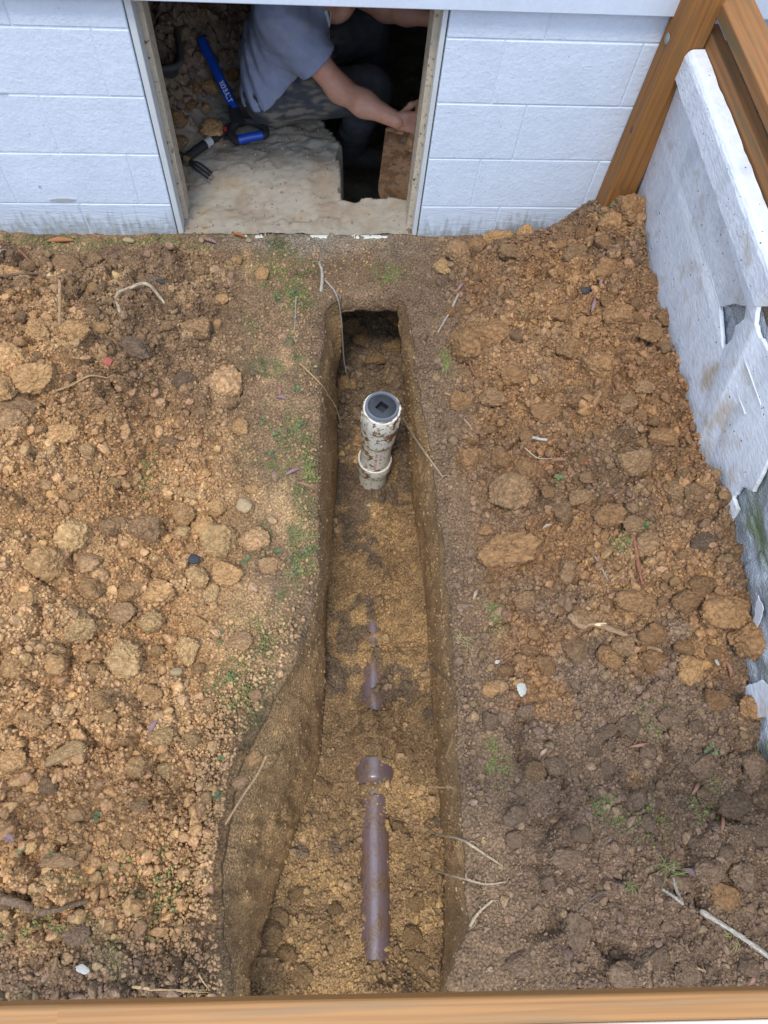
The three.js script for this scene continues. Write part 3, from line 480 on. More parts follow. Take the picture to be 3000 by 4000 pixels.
// ---------------------------------------------------------------- cleanout riser
const pvcDirt = (seed, amt) => tex(1024, 512, (u, v) => {
  const a = pf(u, v, 5, seed, 4), b = pf(u, v, 22, seed + 3, 4), c = pf(u, v, 90, seed + 6, 2);
  let col = mix3([0.90, 0.89, 0.84], [0.82, 0.81, 0.70], Math.max(0, pf(u, v, 4, seed + 11, 3)) * 1.5);
  col = mix3(col, [0.50, 0.34, 0.20], 0.92 * ss(0.0, 0.16, a * 1.1 + b * 0.5 + c * 0.25 - 0.14 + amt));
  col = mix3(col, [0.25, 0.19, 0.14], ss(0.05, 0.16, b + 0.8 * c - 0.26 + amt * 0.4) * 0.7);
  return col;
});
{
  const t = group('cleanout_pipe', 0.225, -0.72, 0.665);
  const dirt = [pvcDirt(2, 0.10), pvcDirt(5, 0.02), pvcDirt(9, 0.05)].map(m => new THREE.MeshStandardMaterial({ map: m, roughness: 0.45, bumpMap: m, bumpScale: -0.0008 }));
  const lathe = (pts, m, n, par = t) => mesh(n, toCreasedNormals(new THREE.LatheGeometry(pts.map(p => new THREE.Vector2(p[0], p[1])), 64), 0.7), m, par);
  lathe([[0.0555, -0.12], [0.057, -0.11], [0.057, 0.24], [0.054, 0.24]], dirt[1], 'lower_pipe');
  const cp = lathe([[0.0572, 0.188], [0.063, 0.190], [0.0655, 0.196], [0.0665, 0.252], [0.0655, 0.258], [0.0595, 0.259], [0.0572, 0.254]], dirt[1], 'coupling');
  const up = lathe([[0.057, 0.24], [0.057, 0.52]], dirt[1], 'upper_pipe');
  const ad = lathe([[0.0572, 0.425], [0.0635, 0.428], [0.0648, 0.44], [0.0648, 0.505], [0.0655, 0.53], [0.0668, 0.542], [0.0668, 0.618], [0.0655, 0.622], [0.0585, 0.622], [0.0575, 0.60]], dirt[0], 'threaded_adapter');
  for (let k = 0; k < 10; k++) { const a = k / 10 * 6.283 + 0.42; const g = box(0.0055, 0.062, 0.006, 0, 0.578, 0.068, 0.0015); g.rotateY(a); mesh('grip_rib', g, dirt[2], ad); }
  // black screw plug with a square socket
  const blk = new THREE.MeshStandardMaterial({ color: C(0.055, 0.06, 0.072), roughness: 0.45, map: tex(256, 256, (u, v) => { const d = pn(u, v, 90, 3) > 0.55 ? 0.9 : 0; const g = 0.75 + 0.5 * pf(u, v, 12, 4, 3); return mix3([g, g, g], [1, 1, 1], d); }) });
  const grey = new THREE.MeshStandardMaterial({ color: C(0.17, 0.185, 0.22), roughness: 0.4, bumpMap: soilBump, bumpScale: 0.001 });
  const plug = lathe([[0.0575, 0.60], [0.0580, 0.634], [0.0572, 0.637], [0.0500, 0.637], [0.0490, 0.634], [0.0485, 0.620]], grey, 'screw_plug');
  const s = new THREE.Shape(); for (let k = 0; k < 48; k++) { const a = k / 48 * 6.28318; k ? s.lineTo(Math.cos(a) * 0.0488, Math.sin(a) * 0.0488) : s.moveTo(0.0488, 0); } s.closePath(); const hq = new THREE.Path(); const q = 0.0175; [[-q, -q], [-q, q], [q, q], [q, -q]].forEach((p, i) => i ? hq.lineTo(p[0], p[1]) : hq.moveTo(p[0], p[1])); hq.closePath(); s.holes.push(hq);
  const pg = new THREE.ExtrudeGeometry(s, { depth: 0.004, bevelEnabled: false, curveSegments: 40 }); pg.rotateX(-Math.PI / 2); pg.rotateY(0.86); pg.translate(0, 0.6255, 0); mesh('plug_face', pg, blk, plug);
  const wl = []; for (let k = 0; k < 4; k++) { const b = box(0.037, 0.024, 0.002, 0, -0.0118, 0.0185); b.rotateY(k * Math.PI / 2); wl.push(b); } wl.push(box(0.037, 0.002, 0.037, 0, -0.0245, 0)); const sg = mergeGeometries(wl); sg.rotateY(0.86); sg.translate(0, 0.6255, 0); mesh('square_socket', sg, new THREE.MeshStandardMaterial({ color: C(0.02, 0.022, 0.027), roughness: 0.5 }), plug);
  // red print running up the pipe
  const cv = document.createElement('canvas'); cv.width = 512; cv.height = 96; const cx = cv.getContext('2d'); cx.clearRect(0, 0, 512, 96); cx.fillStyle = '#c02848'; cx.font = 'bold 44px sans-serif'; cx.fillText('4 IN PVC DWV TYPE', 6, 42); cx.font = '30px sans-serif'; cx.fillText('ASTM D2665', 250, 84);
  const pt = new THREE.CanvasTexture(cv); pt.colorSpace = THREE.SRGBColorSpace;
  const am = tex(512, 96, (u, v, i, j) => 1, false); 
  const id = cx.getImageData(0, 0, 512, 96).data; const aT = tex(512, 96, (u, v, i, j) => { const a = id[((95 - j) * 512 + i) * 4 + 3] / 255; return a * (fbm(i * 0.06, j * 0.1, 4, 3) > -0.10 ? 0.9 : 0.1); }, false);
  const pr = new THREE.CylinderGeometry(0.0574, 0.0574, 0.155, 24, 1, true, -0.22, 0.52); { const uv = pr.attributes.uv; for (let i = 0; i < uv.count; i++) { const a = uv.getX(i), b = uv.getY(i); uv.setXY(i, b, 1 - a); } }
  pr.translate(0, 0.345, 0); mesh('printed_lettering', pr, new THREE.MeshStandardMaterial({ color: C(0.50, 0.03, 0.07), roughness: 0.6, alphaMap: aT, transparent: true }), up);
  t.rotation.z = -0.008;
  tag(t, 'mud spattered white plastic cleanout riser with black screw plug standing in the trench', 'pipe');
}
// ---------------------------------------------------------------- glazed clay drain along the trench floor
{
  const glazeMap = tex(512, 512, (u, v) => { const a = pf(u, v, 8, 3, 4), b = pf(u, v, 50, 9, 3); let c = mix3([0.43, 0.36, 0.37], [0.35, 0.28, 0.285], ss(-0.1, 0.3, a)); return mix3(c, [0.50, 0.37, 0.23], 0.9 * ss(0.06, 0.22, b + 0.6 * a)); });
  const glazeRough = tex(512, 512, (u, v) => { const a = pf(u, v, 8, 3, 4), b = pf(u, v, 50, 9, 3); return 0.30 + 0.6 * ss(0.04, 0.2, b + 0.6 * a) + 0.1 * pf(u, v, 90, 2, 2); }, false);
  const glaze = new THREE.MeshPhysicalMaterial({ map: glazeMap, roughnessMap: glazeRough, roughness: 1, metalness: 0, bumpMap: glazeRough, bumpScale: 0.0008, clearcoat: 1.0, clearcoatRoughness: 0.3 });
  const section = (z0, z1, label) => { // socket at z0 (house end), spigot at z1
    const t = group('clay_pipe', 0, 0, 0), L = z1 - z0, pc = z => V(pipeX(z), floorY(z) - 0.002 + (z < 1.2 ? -0.02 : 0), z);
    const a = pc(z0), b = pc(z1), dir = b.clone().sub(a).normalize();
    t.position.copy(a); t.quaternion.setFromUnitVectors(V(0, 1, 0), dir);
    const lat = (pts, n) => { const g = new THREE.LatheGeometry(pts.map(p => new THREE.Vector2(p[0], p[1])), 48), p = g.attributes.position, uv = g.attributes.uv; for (let i = 0; i < p.count; i++) uv.setXY(i, uv.getX(i) * 1.0 + L * 0.37, p.getY(i) * 2.1); return mesh(n, g, glaze, t); };
    lat([[PIPE_R - 0.012, 0.0], [PIPE_R, 0.0], [PIPE_R, L + 0.03], [PIPE_R - 0.012, L + 0.03]], 'barrel');
    lat([[PIPE_R, 0.085], [0.060, 0.072], [0.069, 0.060], [0.0715, 0.05], [0.0715, -0.008], [0.070, -0.012], [0.058, -0.012], [0.057, 0.03]], 'socket').position.y = L - 0.075;
    return tag(t, label, 'pipe', 'glazed clay drain pipes in the trench');
  };
  section(1.875, 2.62, 'exposed glazed purple brown clay pipe in the trench near the wooden rail');
  section(1.16, 1.84, 'half buried purple brown clay pipe with socket showing between soil patches');
  section(0.74, 1.13, 'buried clay pipe beside the white cleanout riser');
  section(-0.10, 0.60, 'dark clay pipe under crumbs where the trench burrows towards the house');
}
// ---------------------------------------------------------------- clods: the larger ones one by one
function rock(seed, detail, rough, flat = 1) {
  let g = new THREE.IcosahedronGeometry(1, detail); g.deleteAttribute('uv'); g.deleteAttribute('normal'); g = mergeVertices(g, 1e-4);
  const p = g.attributes.position; const col = new Float32Array(p.count * 3), uv = new Float32Array(p.count * 2);
  for (let i = 0; i < p.count; i++) {
    const v = V(p.getX(i), p.getY(i), p.getZ(i)), s = seed * 7.3;
    let r = 1 + 0.34 * fbm(v.x * 1.1 + s, v.y * 1.1, v.z * 1.1 + s, 2);
    for (let q = 0; q < 11; q++) { const a = h2(q, seed, 3) * 6.28, b = h2(q, seed, 9) * 2 - 1, w = Math.sqrt(1 - b * b), dd = v.x * Math.cos(a) * w + v.y * b + v.z * Math.sin(a) * w, lim = 0.58 + 0.30 * h2(q, seed, 5); if (dd * r > lim) r = lerp(r, lim / dd, 0.9); } // broken faces
    r += rough * (0.30 * fbm(v.x * 2.8 + s, v.y * 2.8 + s, v.z * 2.8, 2) + 0.26 * Math.abs(n3(v.x * 5.5 + s, v.y * 5.5, v.z * 5.5)) + 0.20 * n3(v.x * 10 + s, v.y * 10, v.z * 10) + 0.15 * n3(v.x * 18 + s, v.y * 18, v.z * 18));
    v.multiplyScalar(r); p.setXYZ(i, v.x, v.y * flat, v.z); uv[i * 2] = v.x * 0.2; uv[i * 2 + 1] = v.z * 0.2 + v.y * 0.15;
    const k = 1 + 0.5 * n3(v.x * 5 + s, v.y * 5, v.z * 5) + 0.4 * n3(v.x * 14, v.y * 14, v.z * 14 + s); col[i * 3] = k; col[i * 3 + 1] = k * (1 + 0.05 * n3(v.x * 3, v.y * 3, s)); col[i * 3 + 2] = k * (1 + 0.1 * n3(v.x * 3, v.y * 3, s));
  }
  g.setAttribute('uv', new THREE.BufferAttribute(uv, 2)); g.setAttribute('color', new THREE.BufferAttribute(col, 3)); g.computeVertexNormals(); return g;
}
const bigRocks = [0, 1, 2, 3, 4, 5, 6, 7, 8, 9].map(k => rock(k + 1, 13, 0.62, 0.95)), midRocks = [0, 1, 2, 3, 4, 5].map(k => rock(k + 21, 7, 0.65, 0.9));
const TONE = { o: [0.55, 0.31, 0.13], t: [0.565, 0.35, 0.155], p: [0.53, 0.31, 0.15], b: [0.33, 0.192, 0.092], d: [0.24, 0.152, 0.09], r: [0.345, 0.185, 0.078], f: [0.36, 0.22, 0.098] };
const clodMats = {}; for (const k in TONE) clodMats[k] = [0.82, 0.96, 1.1].map(s => new THREE.MeshStandardMaterial({ color: C(TONE[k][0] * s, TONE[k][1] * s, TONE[k][2] * s), vertexColors: true, roughness: 0.95, bumpMap: soilBump, bumpScale: 0.003 }));
const CLODS = [[-0.812,0.583,70,84,'o'],[-0.714,0.577,85,71,'o'],[-0.806,0.758,114,81,'o'],[-0.866,0.804,79,66,'o'],[-0.841,0.889,79,59,'p'],[-0.719,0.904,80,60,'o'],[-0.834,0.837,132,55,'b'],[-0.866,0.698,94,81,'o'],[-0.289,0.636,109,113,'p'],[-0.217,1.068,51,59,'t'],[-0.290,1.187,121,85,'t'],[-0.338,1.135,69,76,'o'],[-0.267,1.289,84,65,'o'],[-0.345,1.303,56,64,'t'],[-0.309,1.342,43,56,'t'],[-0.461,1.351,102,72,'o'],[-0.522,1.350,64,67,'o'],[-0.538,1.415,66,53,'p'],[-0.468,1.432,64,51,'t'],[-0.630,1.475,83,76,'t'],[-0.523,1.545,104,89,'t'],[-0.369,1.513,57,75,'t'],[-0.614,1.785,95,37,'t'],[-0.674,1.847,59,51,'b'],[-0.392,1.108,62,55,'o'],[-0.510,0.286,109,66,'d'],[-0.669,1.219,92,96,'t'],[-0.990,0.219,112,50,'o'],[-0.817,0.176,94,66,'b'],[-0.318,0.913,60,52,'o'],[-0.140,1.265,75,41,'p'],[-0.482,1.184,80,67,'b'],[-0.672,1.532,43,36,'t'],[-0.553,1.662,51,43,'o'],[-0.757,1.582,58,46,'o'],[-0.587,2.174,61,51,'d'],[-0.732,2.110,44,37,'b'],[-0.396,1.825,48,46,'t'],[-0.428,1.737,76,49,'t'],[-0.469,1.906,54,40,'p'],[-0.486,1.986,39,35,'o'],[-0.619,2.025,78,34,'p'],[-0.341,1.433,52,45,'o'],[-0.613,1.360,63,55,'o'],[-0.714,1.306,87,74,'o'],[-0.755,1.413,72,60,'o'],[-0.571,1.176,66,58,'b'],[-0.224,1.490,65,52,'p'],[-0.188,1.183,83,61,'p'],[-0.455,0.852,71,57,'b'],[-0.235,0.801,59,50,'o'],[-0.690,0.444,68,56,'b'],[-0.376,0.434,93,77,'b'],[-0.547,0.576,102,67,'d'],[-0.410,0.644,74,53,'d'],[-0.451,1.629,57,47,'o'],[-0.579,1.585,53,44,'o'],[-0.704,1.706,69,57,'o'],[-0.743,1.794,67,49,'o'],[-0.341,1.750,44,37,'t'],[0.470,0.153,73,60,'t'],[0.520,0.144,75,96,'b'],[0.961,0.556,91,74,'r'],[0.687,0.032,117,50,'o'],[0.772,0.046,53,60,'o'],[0.882,0.274,72,65,'b'],[0.764,0.375,72,62,'r'],[0.600,0.492,97,78,'r'],[0.524,0.509,120,110,'r'],[0.883,0.717,104,87,'r'],[0.988,0.822,70,48,'p'],[0.651,1.013,80,80,'r'],[0.488,0.938,91,82,'r'],[0.570,0.960,58,67,'r'],[0.583,1.081,123,100,'b'],[0.569,1.264,166,108,'r'],[0.906,1.553,89,63,'r'],[0.865,1.464,105,64,'r'],[0.991,1.481,101,50,'r'],[1.021,1.449,65,58,'r'],[0.992,1.653,79,66,'o'],[0.900,1.626,76,64,'r'],[0.824,1.575,59,59,'b'],[0.788,1.601,64,59,'r'],[0.707,1.567,78,60,'b'],[0.737,1.489,78,60,'b'],[0.472,1.653,55,47,'o'],[1.072,1.520,113,98,'r'],[1.148,1.584,121,98,'r'],[1.001,1.188,79,60,'b'],[1.081,0.440,63,45,'r'],[1.012,0.207,108,87,'r'],[1.052,0.171,87,87,'r'],[0.796,0.390,108,56,'b'],[0.819,0.476,91,61,'r'],[1.096,0.587,58,52,'r'],[0.949,0.376,91,67,'r'],[0.697,0.172,81,65,'b'],[0.726,0.831,102,73,'r'],[0.818,0.813,86,63,'r'],[0.574,0.732,85,67,'b'],[0.998,1.008,81,60,'r'],[0.900,1.078,95,68,'b'],[1.034,1.207,65,52,'b'],[0.720,1.164,83,63,'b'],[0.830,1.223,80,67,'r'],[0.706,1.350,67,59,'b'],[1.044,1.334,59,46,'d'],[0.908,1.312,91,60,'b'],[0.589,1.411,67,54,'b'],[0.631,1.602,60,52,'r'],[0.772,1.133,69,49,'b'],[0.474,0.712,70,61,'r'],[0.652,0.666,91,67,'r'],[0.819,0.623,89,68,'r'],[1.026,0.651,72,58,'r'],[0.935,0.867,70,56,'b'],[0.546,1.882,45,45,'b'],[0.597,1.871,50,42,'d'],[0.984,1.891,74,59,'d'],[0.604,2.259,83,78,'d'],[0.977,1.591,50,45,'r'],[1.041,1.731,63,51,'r'],[1.142,1.760,76,58,'r'],[0.815,1.783,76,51,'d'],[0.922,1.772,71,45,'d'],[0.745,1.797,63,38,'d'],[1.034,1.992,73,53,'d'],[1.107,1.904,62,62,'d'],[1.091,2.062,60,60,'d'],[0.962,2.199,81,49,'r'],[0.554,1.728,51,44,'d'],[0.462,1.741,59,46,'d'],[0.929,2.140,70,59,'d'],[1.019,2.156,70,54,'d'],[0.602,2.088,84,48,'d'],[0.496,1.981,73,49,'d'],[0.696,2.352,79,56,'d'],[0.464,2.319,68,46,'d'],[0.780,2.316,68,50,'d'],[0.839,2.349,67,45,'d'],[0.984,2.347,45,52,'d'],[-0.217,2.344,87,72,'f'],[-0.131,2.324,58,52,'f'],[-0.181,2.257,74,59,'f'],[-0.088,2.389,72,58,'f'],[-0.013,2.255,53,44,'f'],[-0.159,2.219,65,50,'f'],[0.290,2.208,54,45,'f'],[0.284,2.364,88,53,'f'],[0.201,0.085,88,69,'f'],[0.257,0.181,77,58,'f'],[0.335,0.117,77,69,'f'],[0.139,0.260,77,58,'f'],[0.154,0.037,84,69,'f'],[0.356,0.022,77,69,'f'],[0.080,0.308,70,58,'f'],[-0.017,1.834,70,48,'f'],[0.267,2.299,59,53,'f'],[-0.100,2.157,60,48,'f'],[0.245,1.982,47,41,'f'],[0.026,2.205,45,39,'f']];
{
  const r = rng(42), list = CLODS.map(c => [...c]);
  const inRoom = (x, z) => !list.some(q => Math.hypot(q[0] - x, q[1] - z) < (q[2] + q[3]) / 4000 + 0.02);
  let guard = 0;
  while (list.length < 300 && guard++ < 5000) {
    const left = r() < 0.5, x = left ? lerp(-1.02, -0.16, Math.pow(r(), 1.2)) : lerp(0.47, 1.07, r()), z = left ? lerp(0.12, 1.95, r()) : lerp(0.08, 2.2, r());
    if (!inRoom(x, z)) continue; const s = 30 + 26 * r() * r();
    list.push([x, z, s * (0.9 + 0.5 * r()), s, left ? (z < 0.75 ? (r() < 0.6 ? 'b' : 'o') : 'otop'[Math.floor(r() * 4)]) : z > 1.65 ? 'd' : (r() < 0.65 ? 'r' : 'b')]);
  }
  list.forEach(([x, z, w, h, tone], i) => {
    const trench = tone === 'f', y = trench ? floorH(x, z) : surf(x, z), s = 0.001 * 0.56;
    const o = mesh('dirt_clod', i < CLODS.length ? bigRocks[i % 10] : midRocks[i % 6], clodMats[tone][Math.floor(r() * 3)]);
    const a = w * s, c = h * s, b = Math.min(a, c) * (0.8 + 0.3 * r());
    o.scale.set(a, b, c); o.rotation.set(0.35 * (r() - 0.5), 0.9 * (r() - 0.5) + (r() < 0.5 ? Math.PI : 0), 0.35 * (r() - 0.5)); o.position.set(x, y + b * (trench ? 0.15 : tone === 'd' ? 0.12 : 0.26), z);
    const sz = Math.max(w, h), big = sz > 95 ? 'large ' : sz > 58 ? 'middling ' : 'small ', wh = trench ? (z < 0.7 ? ' behind the cleanout riser' : z > 1.85 ? ' beside the exposed clay pipe' : ' along the covered pipe') : z < 0.42 ? ' towards the block wall' : z > 1.72 ? ' towards the wooden rail' : x < -0.55 ? ' high on the orange heap' : x < 0.2 ? ' at the foot of the orange heap' : x > 0.85 ? ' close to the retaining wall' : ' on the slope above the trench';
    const txt = big + { o: 'orange clay clod', t: 'pale tan dry clod', p: 'pinkish tan clod', b: 'brown soil clod', d: 'dark topsoil clod', r: 'reddish brown clod', f: 'damp brown clod' }[tone] + wh;
    tag(o, txt, 'clod', txt.replace(' clod', ' clods'));
  });
}
// ---------------------------------------------------------------- crumbs: what nobody could count
{
  const crumb = [rock(51, 1, 0.9, 0.8), rock(53, 4, 0.8, 0.8)];
  const crumbMat = new THREE.MeshStandardMaterial({ color: 0xffffff, vertexColors: true, roughness: 0.96 });
  const q = new THREE.Quaternion(), e = new THREE.Euler(), m4 = new THREE.Matrix4(), cc = new THREE.Color();
  function spread(name, label, category, n, seed, geo, pick) {
    const r = rng(seed), im = new THREE.InstancedMesh(geo, crumbMat, n); let k = 0, tries = 0;
    while (k < n && tries++ < n * 6) {
      const it = pick(r); if (!it) continue; const [x, y, z, s, c] = it;
      e.set(r() * 6.28, r() * 6.28, r() * 6.28); q.setFromEuler(e);
      m4.compose(V(x, y, z), q, V(s * (0.75 + 0.6 * r()), s * (0.7 + 0.5 * r()), s * (0.75 + 0.6 * r()))); im.setMatrixAt(k, m4);
      const v = 0.56 + 0.40 * r(); cc.setRGB(Math.min(1, c[0] * v), Math.min(1, c[1] * v * (0.97 + 0.06 * r())), Math.min(1, c[2] * v * (0.9 + 0.25 * r()))); im.setColorAt(k, cc); k++;
    }
    im.count = k; im.name = name; im.castShadow = im.receiveShadow = true; im.userData = { label, category, kind: 'stuff' }; scene.add(im);
  }
  const size = (r, lo, hi, p) => lo + (hi - lo) * Math.pow(r(), p);
  const onSurf = (x, z, s) => { const c = soilColor(x, z); return [x, surf(x, z) + s * 0.1, z, s, c]; };
  const leftPick = (lo, hi, p) => r => { const x = lerp(-1.15, 0.0, r()), z = lerp(0.02, 2.5, r()); const k = loose(x, z); if (r() > Math.min(1, k * k * 1.1 + 0.06) || x > edgeL(Math.max(z, ZE)) - 0.01) return null; return onSurf(x, z, size(r, lo, hi, p)); };
  const rightPick = (lo, hi, p, z0, z1) => r => { const x = lerp(0.38, 1.11, r()), z = lerp(z0, z1, r()); const k = loose(x, z); if (r() > Math.min(1, k * 1.2 + 0.05) || x < edgeR(Math.max(z, ZE)) + 0.008) return null; return onSurf(x, z, size(r, lo, hi, p)); };
  spread('clay_crumbs', 'fine orange clay crumbs covering the heap beside the mossy strip', 'soil crumbs', 52000, 3, crumb[0], leftPick(0.0018, 0.0066, 1.7));
  spread('clay_lumps', 'small orange clay lumps strewn over the heap', 'soil lumps', 2800, 4, crumb[1], leftPick(0.006, 0.018, 2.4));
  spread('soil_crumbs', 'fine reddish brown crumbs on the heap against the retaining wall', 'soil crumbs', 40000, 5, crumb[0], rightPick(0.0018, 0.0066, 1.7, 0.0, 1.8));
  spread('soil_lumps', 'small reddish brown lumps on the heap against the retaining wall', 'soil lumps', 2200, 6, crumb[1], rightPick(0.006, 0.017, 2.4, 0.02, 1.75));
  spread('topsoil_crumbs', 'dark topsoil crumbs near the wooden rail', 'soil crumbs', 22000, 7, crumb[0], rightPick(0.0016, 0.0055, 1.9, 1.5, 2.5));
  spread('topsoil_lumps', 'small dark topsoil lumps near the wooden rail', 'soil lumps', 700, 8, crumb[1], rightPick(0.006, 0.014, 2, 1.55, 2.5));
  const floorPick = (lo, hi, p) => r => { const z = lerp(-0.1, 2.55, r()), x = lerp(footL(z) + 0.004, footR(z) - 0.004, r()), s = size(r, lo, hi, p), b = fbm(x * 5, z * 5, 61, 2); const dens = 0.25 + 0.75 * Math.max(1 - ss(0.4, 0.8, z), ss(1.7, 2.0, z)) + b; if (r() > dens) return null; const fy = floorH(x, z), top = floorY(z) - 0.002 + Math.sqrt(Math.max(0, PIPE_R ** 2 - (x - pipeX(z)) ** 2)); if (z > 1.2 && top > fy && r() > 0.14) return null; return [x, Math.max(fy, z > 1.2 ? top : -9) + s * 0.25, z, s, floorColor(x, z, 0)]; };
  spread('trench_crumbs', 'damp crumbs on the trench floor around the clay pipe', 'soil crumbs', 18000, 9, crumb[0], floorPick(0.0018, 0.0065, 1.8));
  spread('trench_lumps', 'small damp lumps on the trench floor', 'soil lumps', 1100, 10, crumb[1], floorPick(0.006, 0.015, 1.9));
  const bankPick = r => { const left = r() < 0.7, z = lerp(0.03, 2.4, r()), x = left ? lerp(-0.34, z < ZE ? 0.22 : edgeL(z) - 0.012, r()) : lerp(z < ZE ? 0.2 : edgeR(z) + 0.01, 0.5, r()); if (fbm(x * 6, z * 6, 71, 3) + 0.3 * r() < 0.08) return null; const c = soilColor(x, z); const s = size(r, 0.0016, 0.007, 2.2); return [x, surf(x, z) + s * 0.3, z, s, mix3(c, left ? [0.5, 0.31, 0.14] : [0.21, 0.135, 0.08], 0.5)]; };
  spread('bank_crumbs', 'scattered tan crumbs on the trodden strips along the trench', 'soil crumbs', 7000, 11, crumb[0], bankPick);
  const wallPick = r => { const side = r() < 0.5 ? -1 : 1, z = lerp(ZE + 0.02, 2.5, r()), t = Math.pow(r(), 1.4), xe = side < 0 ? edgeL(z) : edgeR(z), q = wallPoint(side, z, t, surf(xe, z) - lipDrop(xe, z)), s = size(r, 0.0015, 0.006, 2.2); if (fbm(z * 5, t * 4, side * 3 + 50, 3) + 0.35 * r() < 0.12) return null; return [q.p[0], q.p[1], q.p[2], s, q.c.map(v => v * 0.8)]; };
  spread('wall_crumbs', 'crumbs clinging to the steep trench walls', 'soil crumbs', 3000, 14, crumb[0], wallPick);
  const dustPick = r => { const x = lerp(XO0 + 0.03, XO1 - 0.03, r()), z = lerp(-0.62, 0.06, r()); if (pitEdge(x, z) > -0.012) return null; const s = size(r, 0.0015, 0.006, 2.5); return [x, (z > 0.01 ? surf(x, z) : crawlH(x, z).h) + s * 0.3, z, s, [0.36, 0.31, 0.245]]; };
  spread('dust_crumbs', 'pale dry crumbs on the dusty crawl space floor', 'soil crumbs', 700, 12, crumb[0], dustPick);
  const heapPick = r => { const x = lerp(-0.95, 0.0, r()), z = lerp(-1.5, -0.25, r()), h = crawlH(x, z); if (h.heap < 0.25 || r() > h.heap) return null; const s = size(r, 0.005, 0.024, 1.9); return [x, h.h + s * 0.3, z, s, [0.26, 0.175, 0.11]]; };
  spread('crawl_space_lumps', 'dark broken lumps of the dirt pile inside the crawl space', 'soil lumps', 4200, 13, crumb[1], heapPick);
}
// ---------------------------------------------------------------- roots, sticks, dry leaves, weeds and odds and ends
const gy = (x, z) => { // height of the ground or of the trench at a point
  if (z > ZE && x > edgeL(z) && x < edgeR(z)) return x > footL(z) && x < footR(z) ? floorH(x, z) : -0.3; return surf(x, z); };
const barkTex = tex(256, 256, (u, v) => { const a = pf(u, v, 8, 3, 4), b = pf(u, v * 3 % 1, 20, 7, 3), g = 0.82 + 0.4 * a + 0.3 * b; return [g, g * 0.97, g * 0.93]; });
const BARK = { tan: [0.66, 0.45, 0.25], brown: [0.27, 0.18, 0.115], red: [0.40, 0.18, 0.10], grey: [0.56, 0.52, 0.46], dark: [0.22, 0.18, 0.16], pale: [0.70, 0.56, 0.39], bark: [0.45, 0.29, 0.17], straw: [0.85, 0.63, 0.34] };
const barkMat = {}; for (const k in BARK) barkMat[k] = new THREE.MeshStandardMaterial({ color: C(...BARK[k]), map: barkTex, roughness: 0.85, bumpMap: barkTex, bumpScale: 0.0015 });
const scarMat = new THREE.MeshStandardMaterial({ color: C(0.66, 0.50, 0.28), roughness: 0.8 });
function limb(pts, r0, r1, seed, sides = 8) { // a bent, knotty, tapering rod with closed ends
  const c = new THREE.CatmullRomCurve3(pts), n = Math.max(16, pts.length * 10), fr = c.computeFrenetFrames(n), P = [], I = [], U = [];
  for (let i = 0; i <= n; i++) { const t = i / n, p = c.getPoint(t), R = lerp(r0, r1, t) * (1 + 0.35 * fbm(t * 9 + seed, seed, 2, 3)) * (i === 0 || i === n ? 0.55 : 1);
    for (let k = 0; k <= sides; k++) { const a = k / sides * 6.28318, kk = R * (1 + 0.25 * n3(Math.cos(a) * 1.2 + seed, Math.sin(a) * 1.2, t * 14)), d = fr.normals[i].clone().multiplyScalar(Math.cos(a) * kk).addScaledVector(fr.binormals[i], Math.sin(a) * kk); P.push(p.x + d.x, p.y + d.y, p.z + d.z); U.push(t * 2, k / sides); } }
  const m = sides + 1; for (let i = 0; i < n; i++) for (let k = 0; k < sides; k++) { const a = i * m + k; I.push(a, a + 1, a + m, a + 1, a + m + 1, a + m); }
  for (const e of [0, n]) { const p = c.getPoint(e / n), ci = P.length / 3; P.push(p.x, p.y, p.z); U.push(0, 0); for (let k = 0; k < sides; k++) e ? I.push(ci, e * m + k, e * m + k + 1) : I.push(ci, k + 1, k); }
  const g = new THREE.BufferGeometry(); g.setAttribute('position', new THREE.Float32BufferAttribute(P, 3)); g.setAttribute('uv', new THREE.Float32BufferAttribute(U, 2)); g.setIndex(I); g.computeVertexNormals(); return g;
}
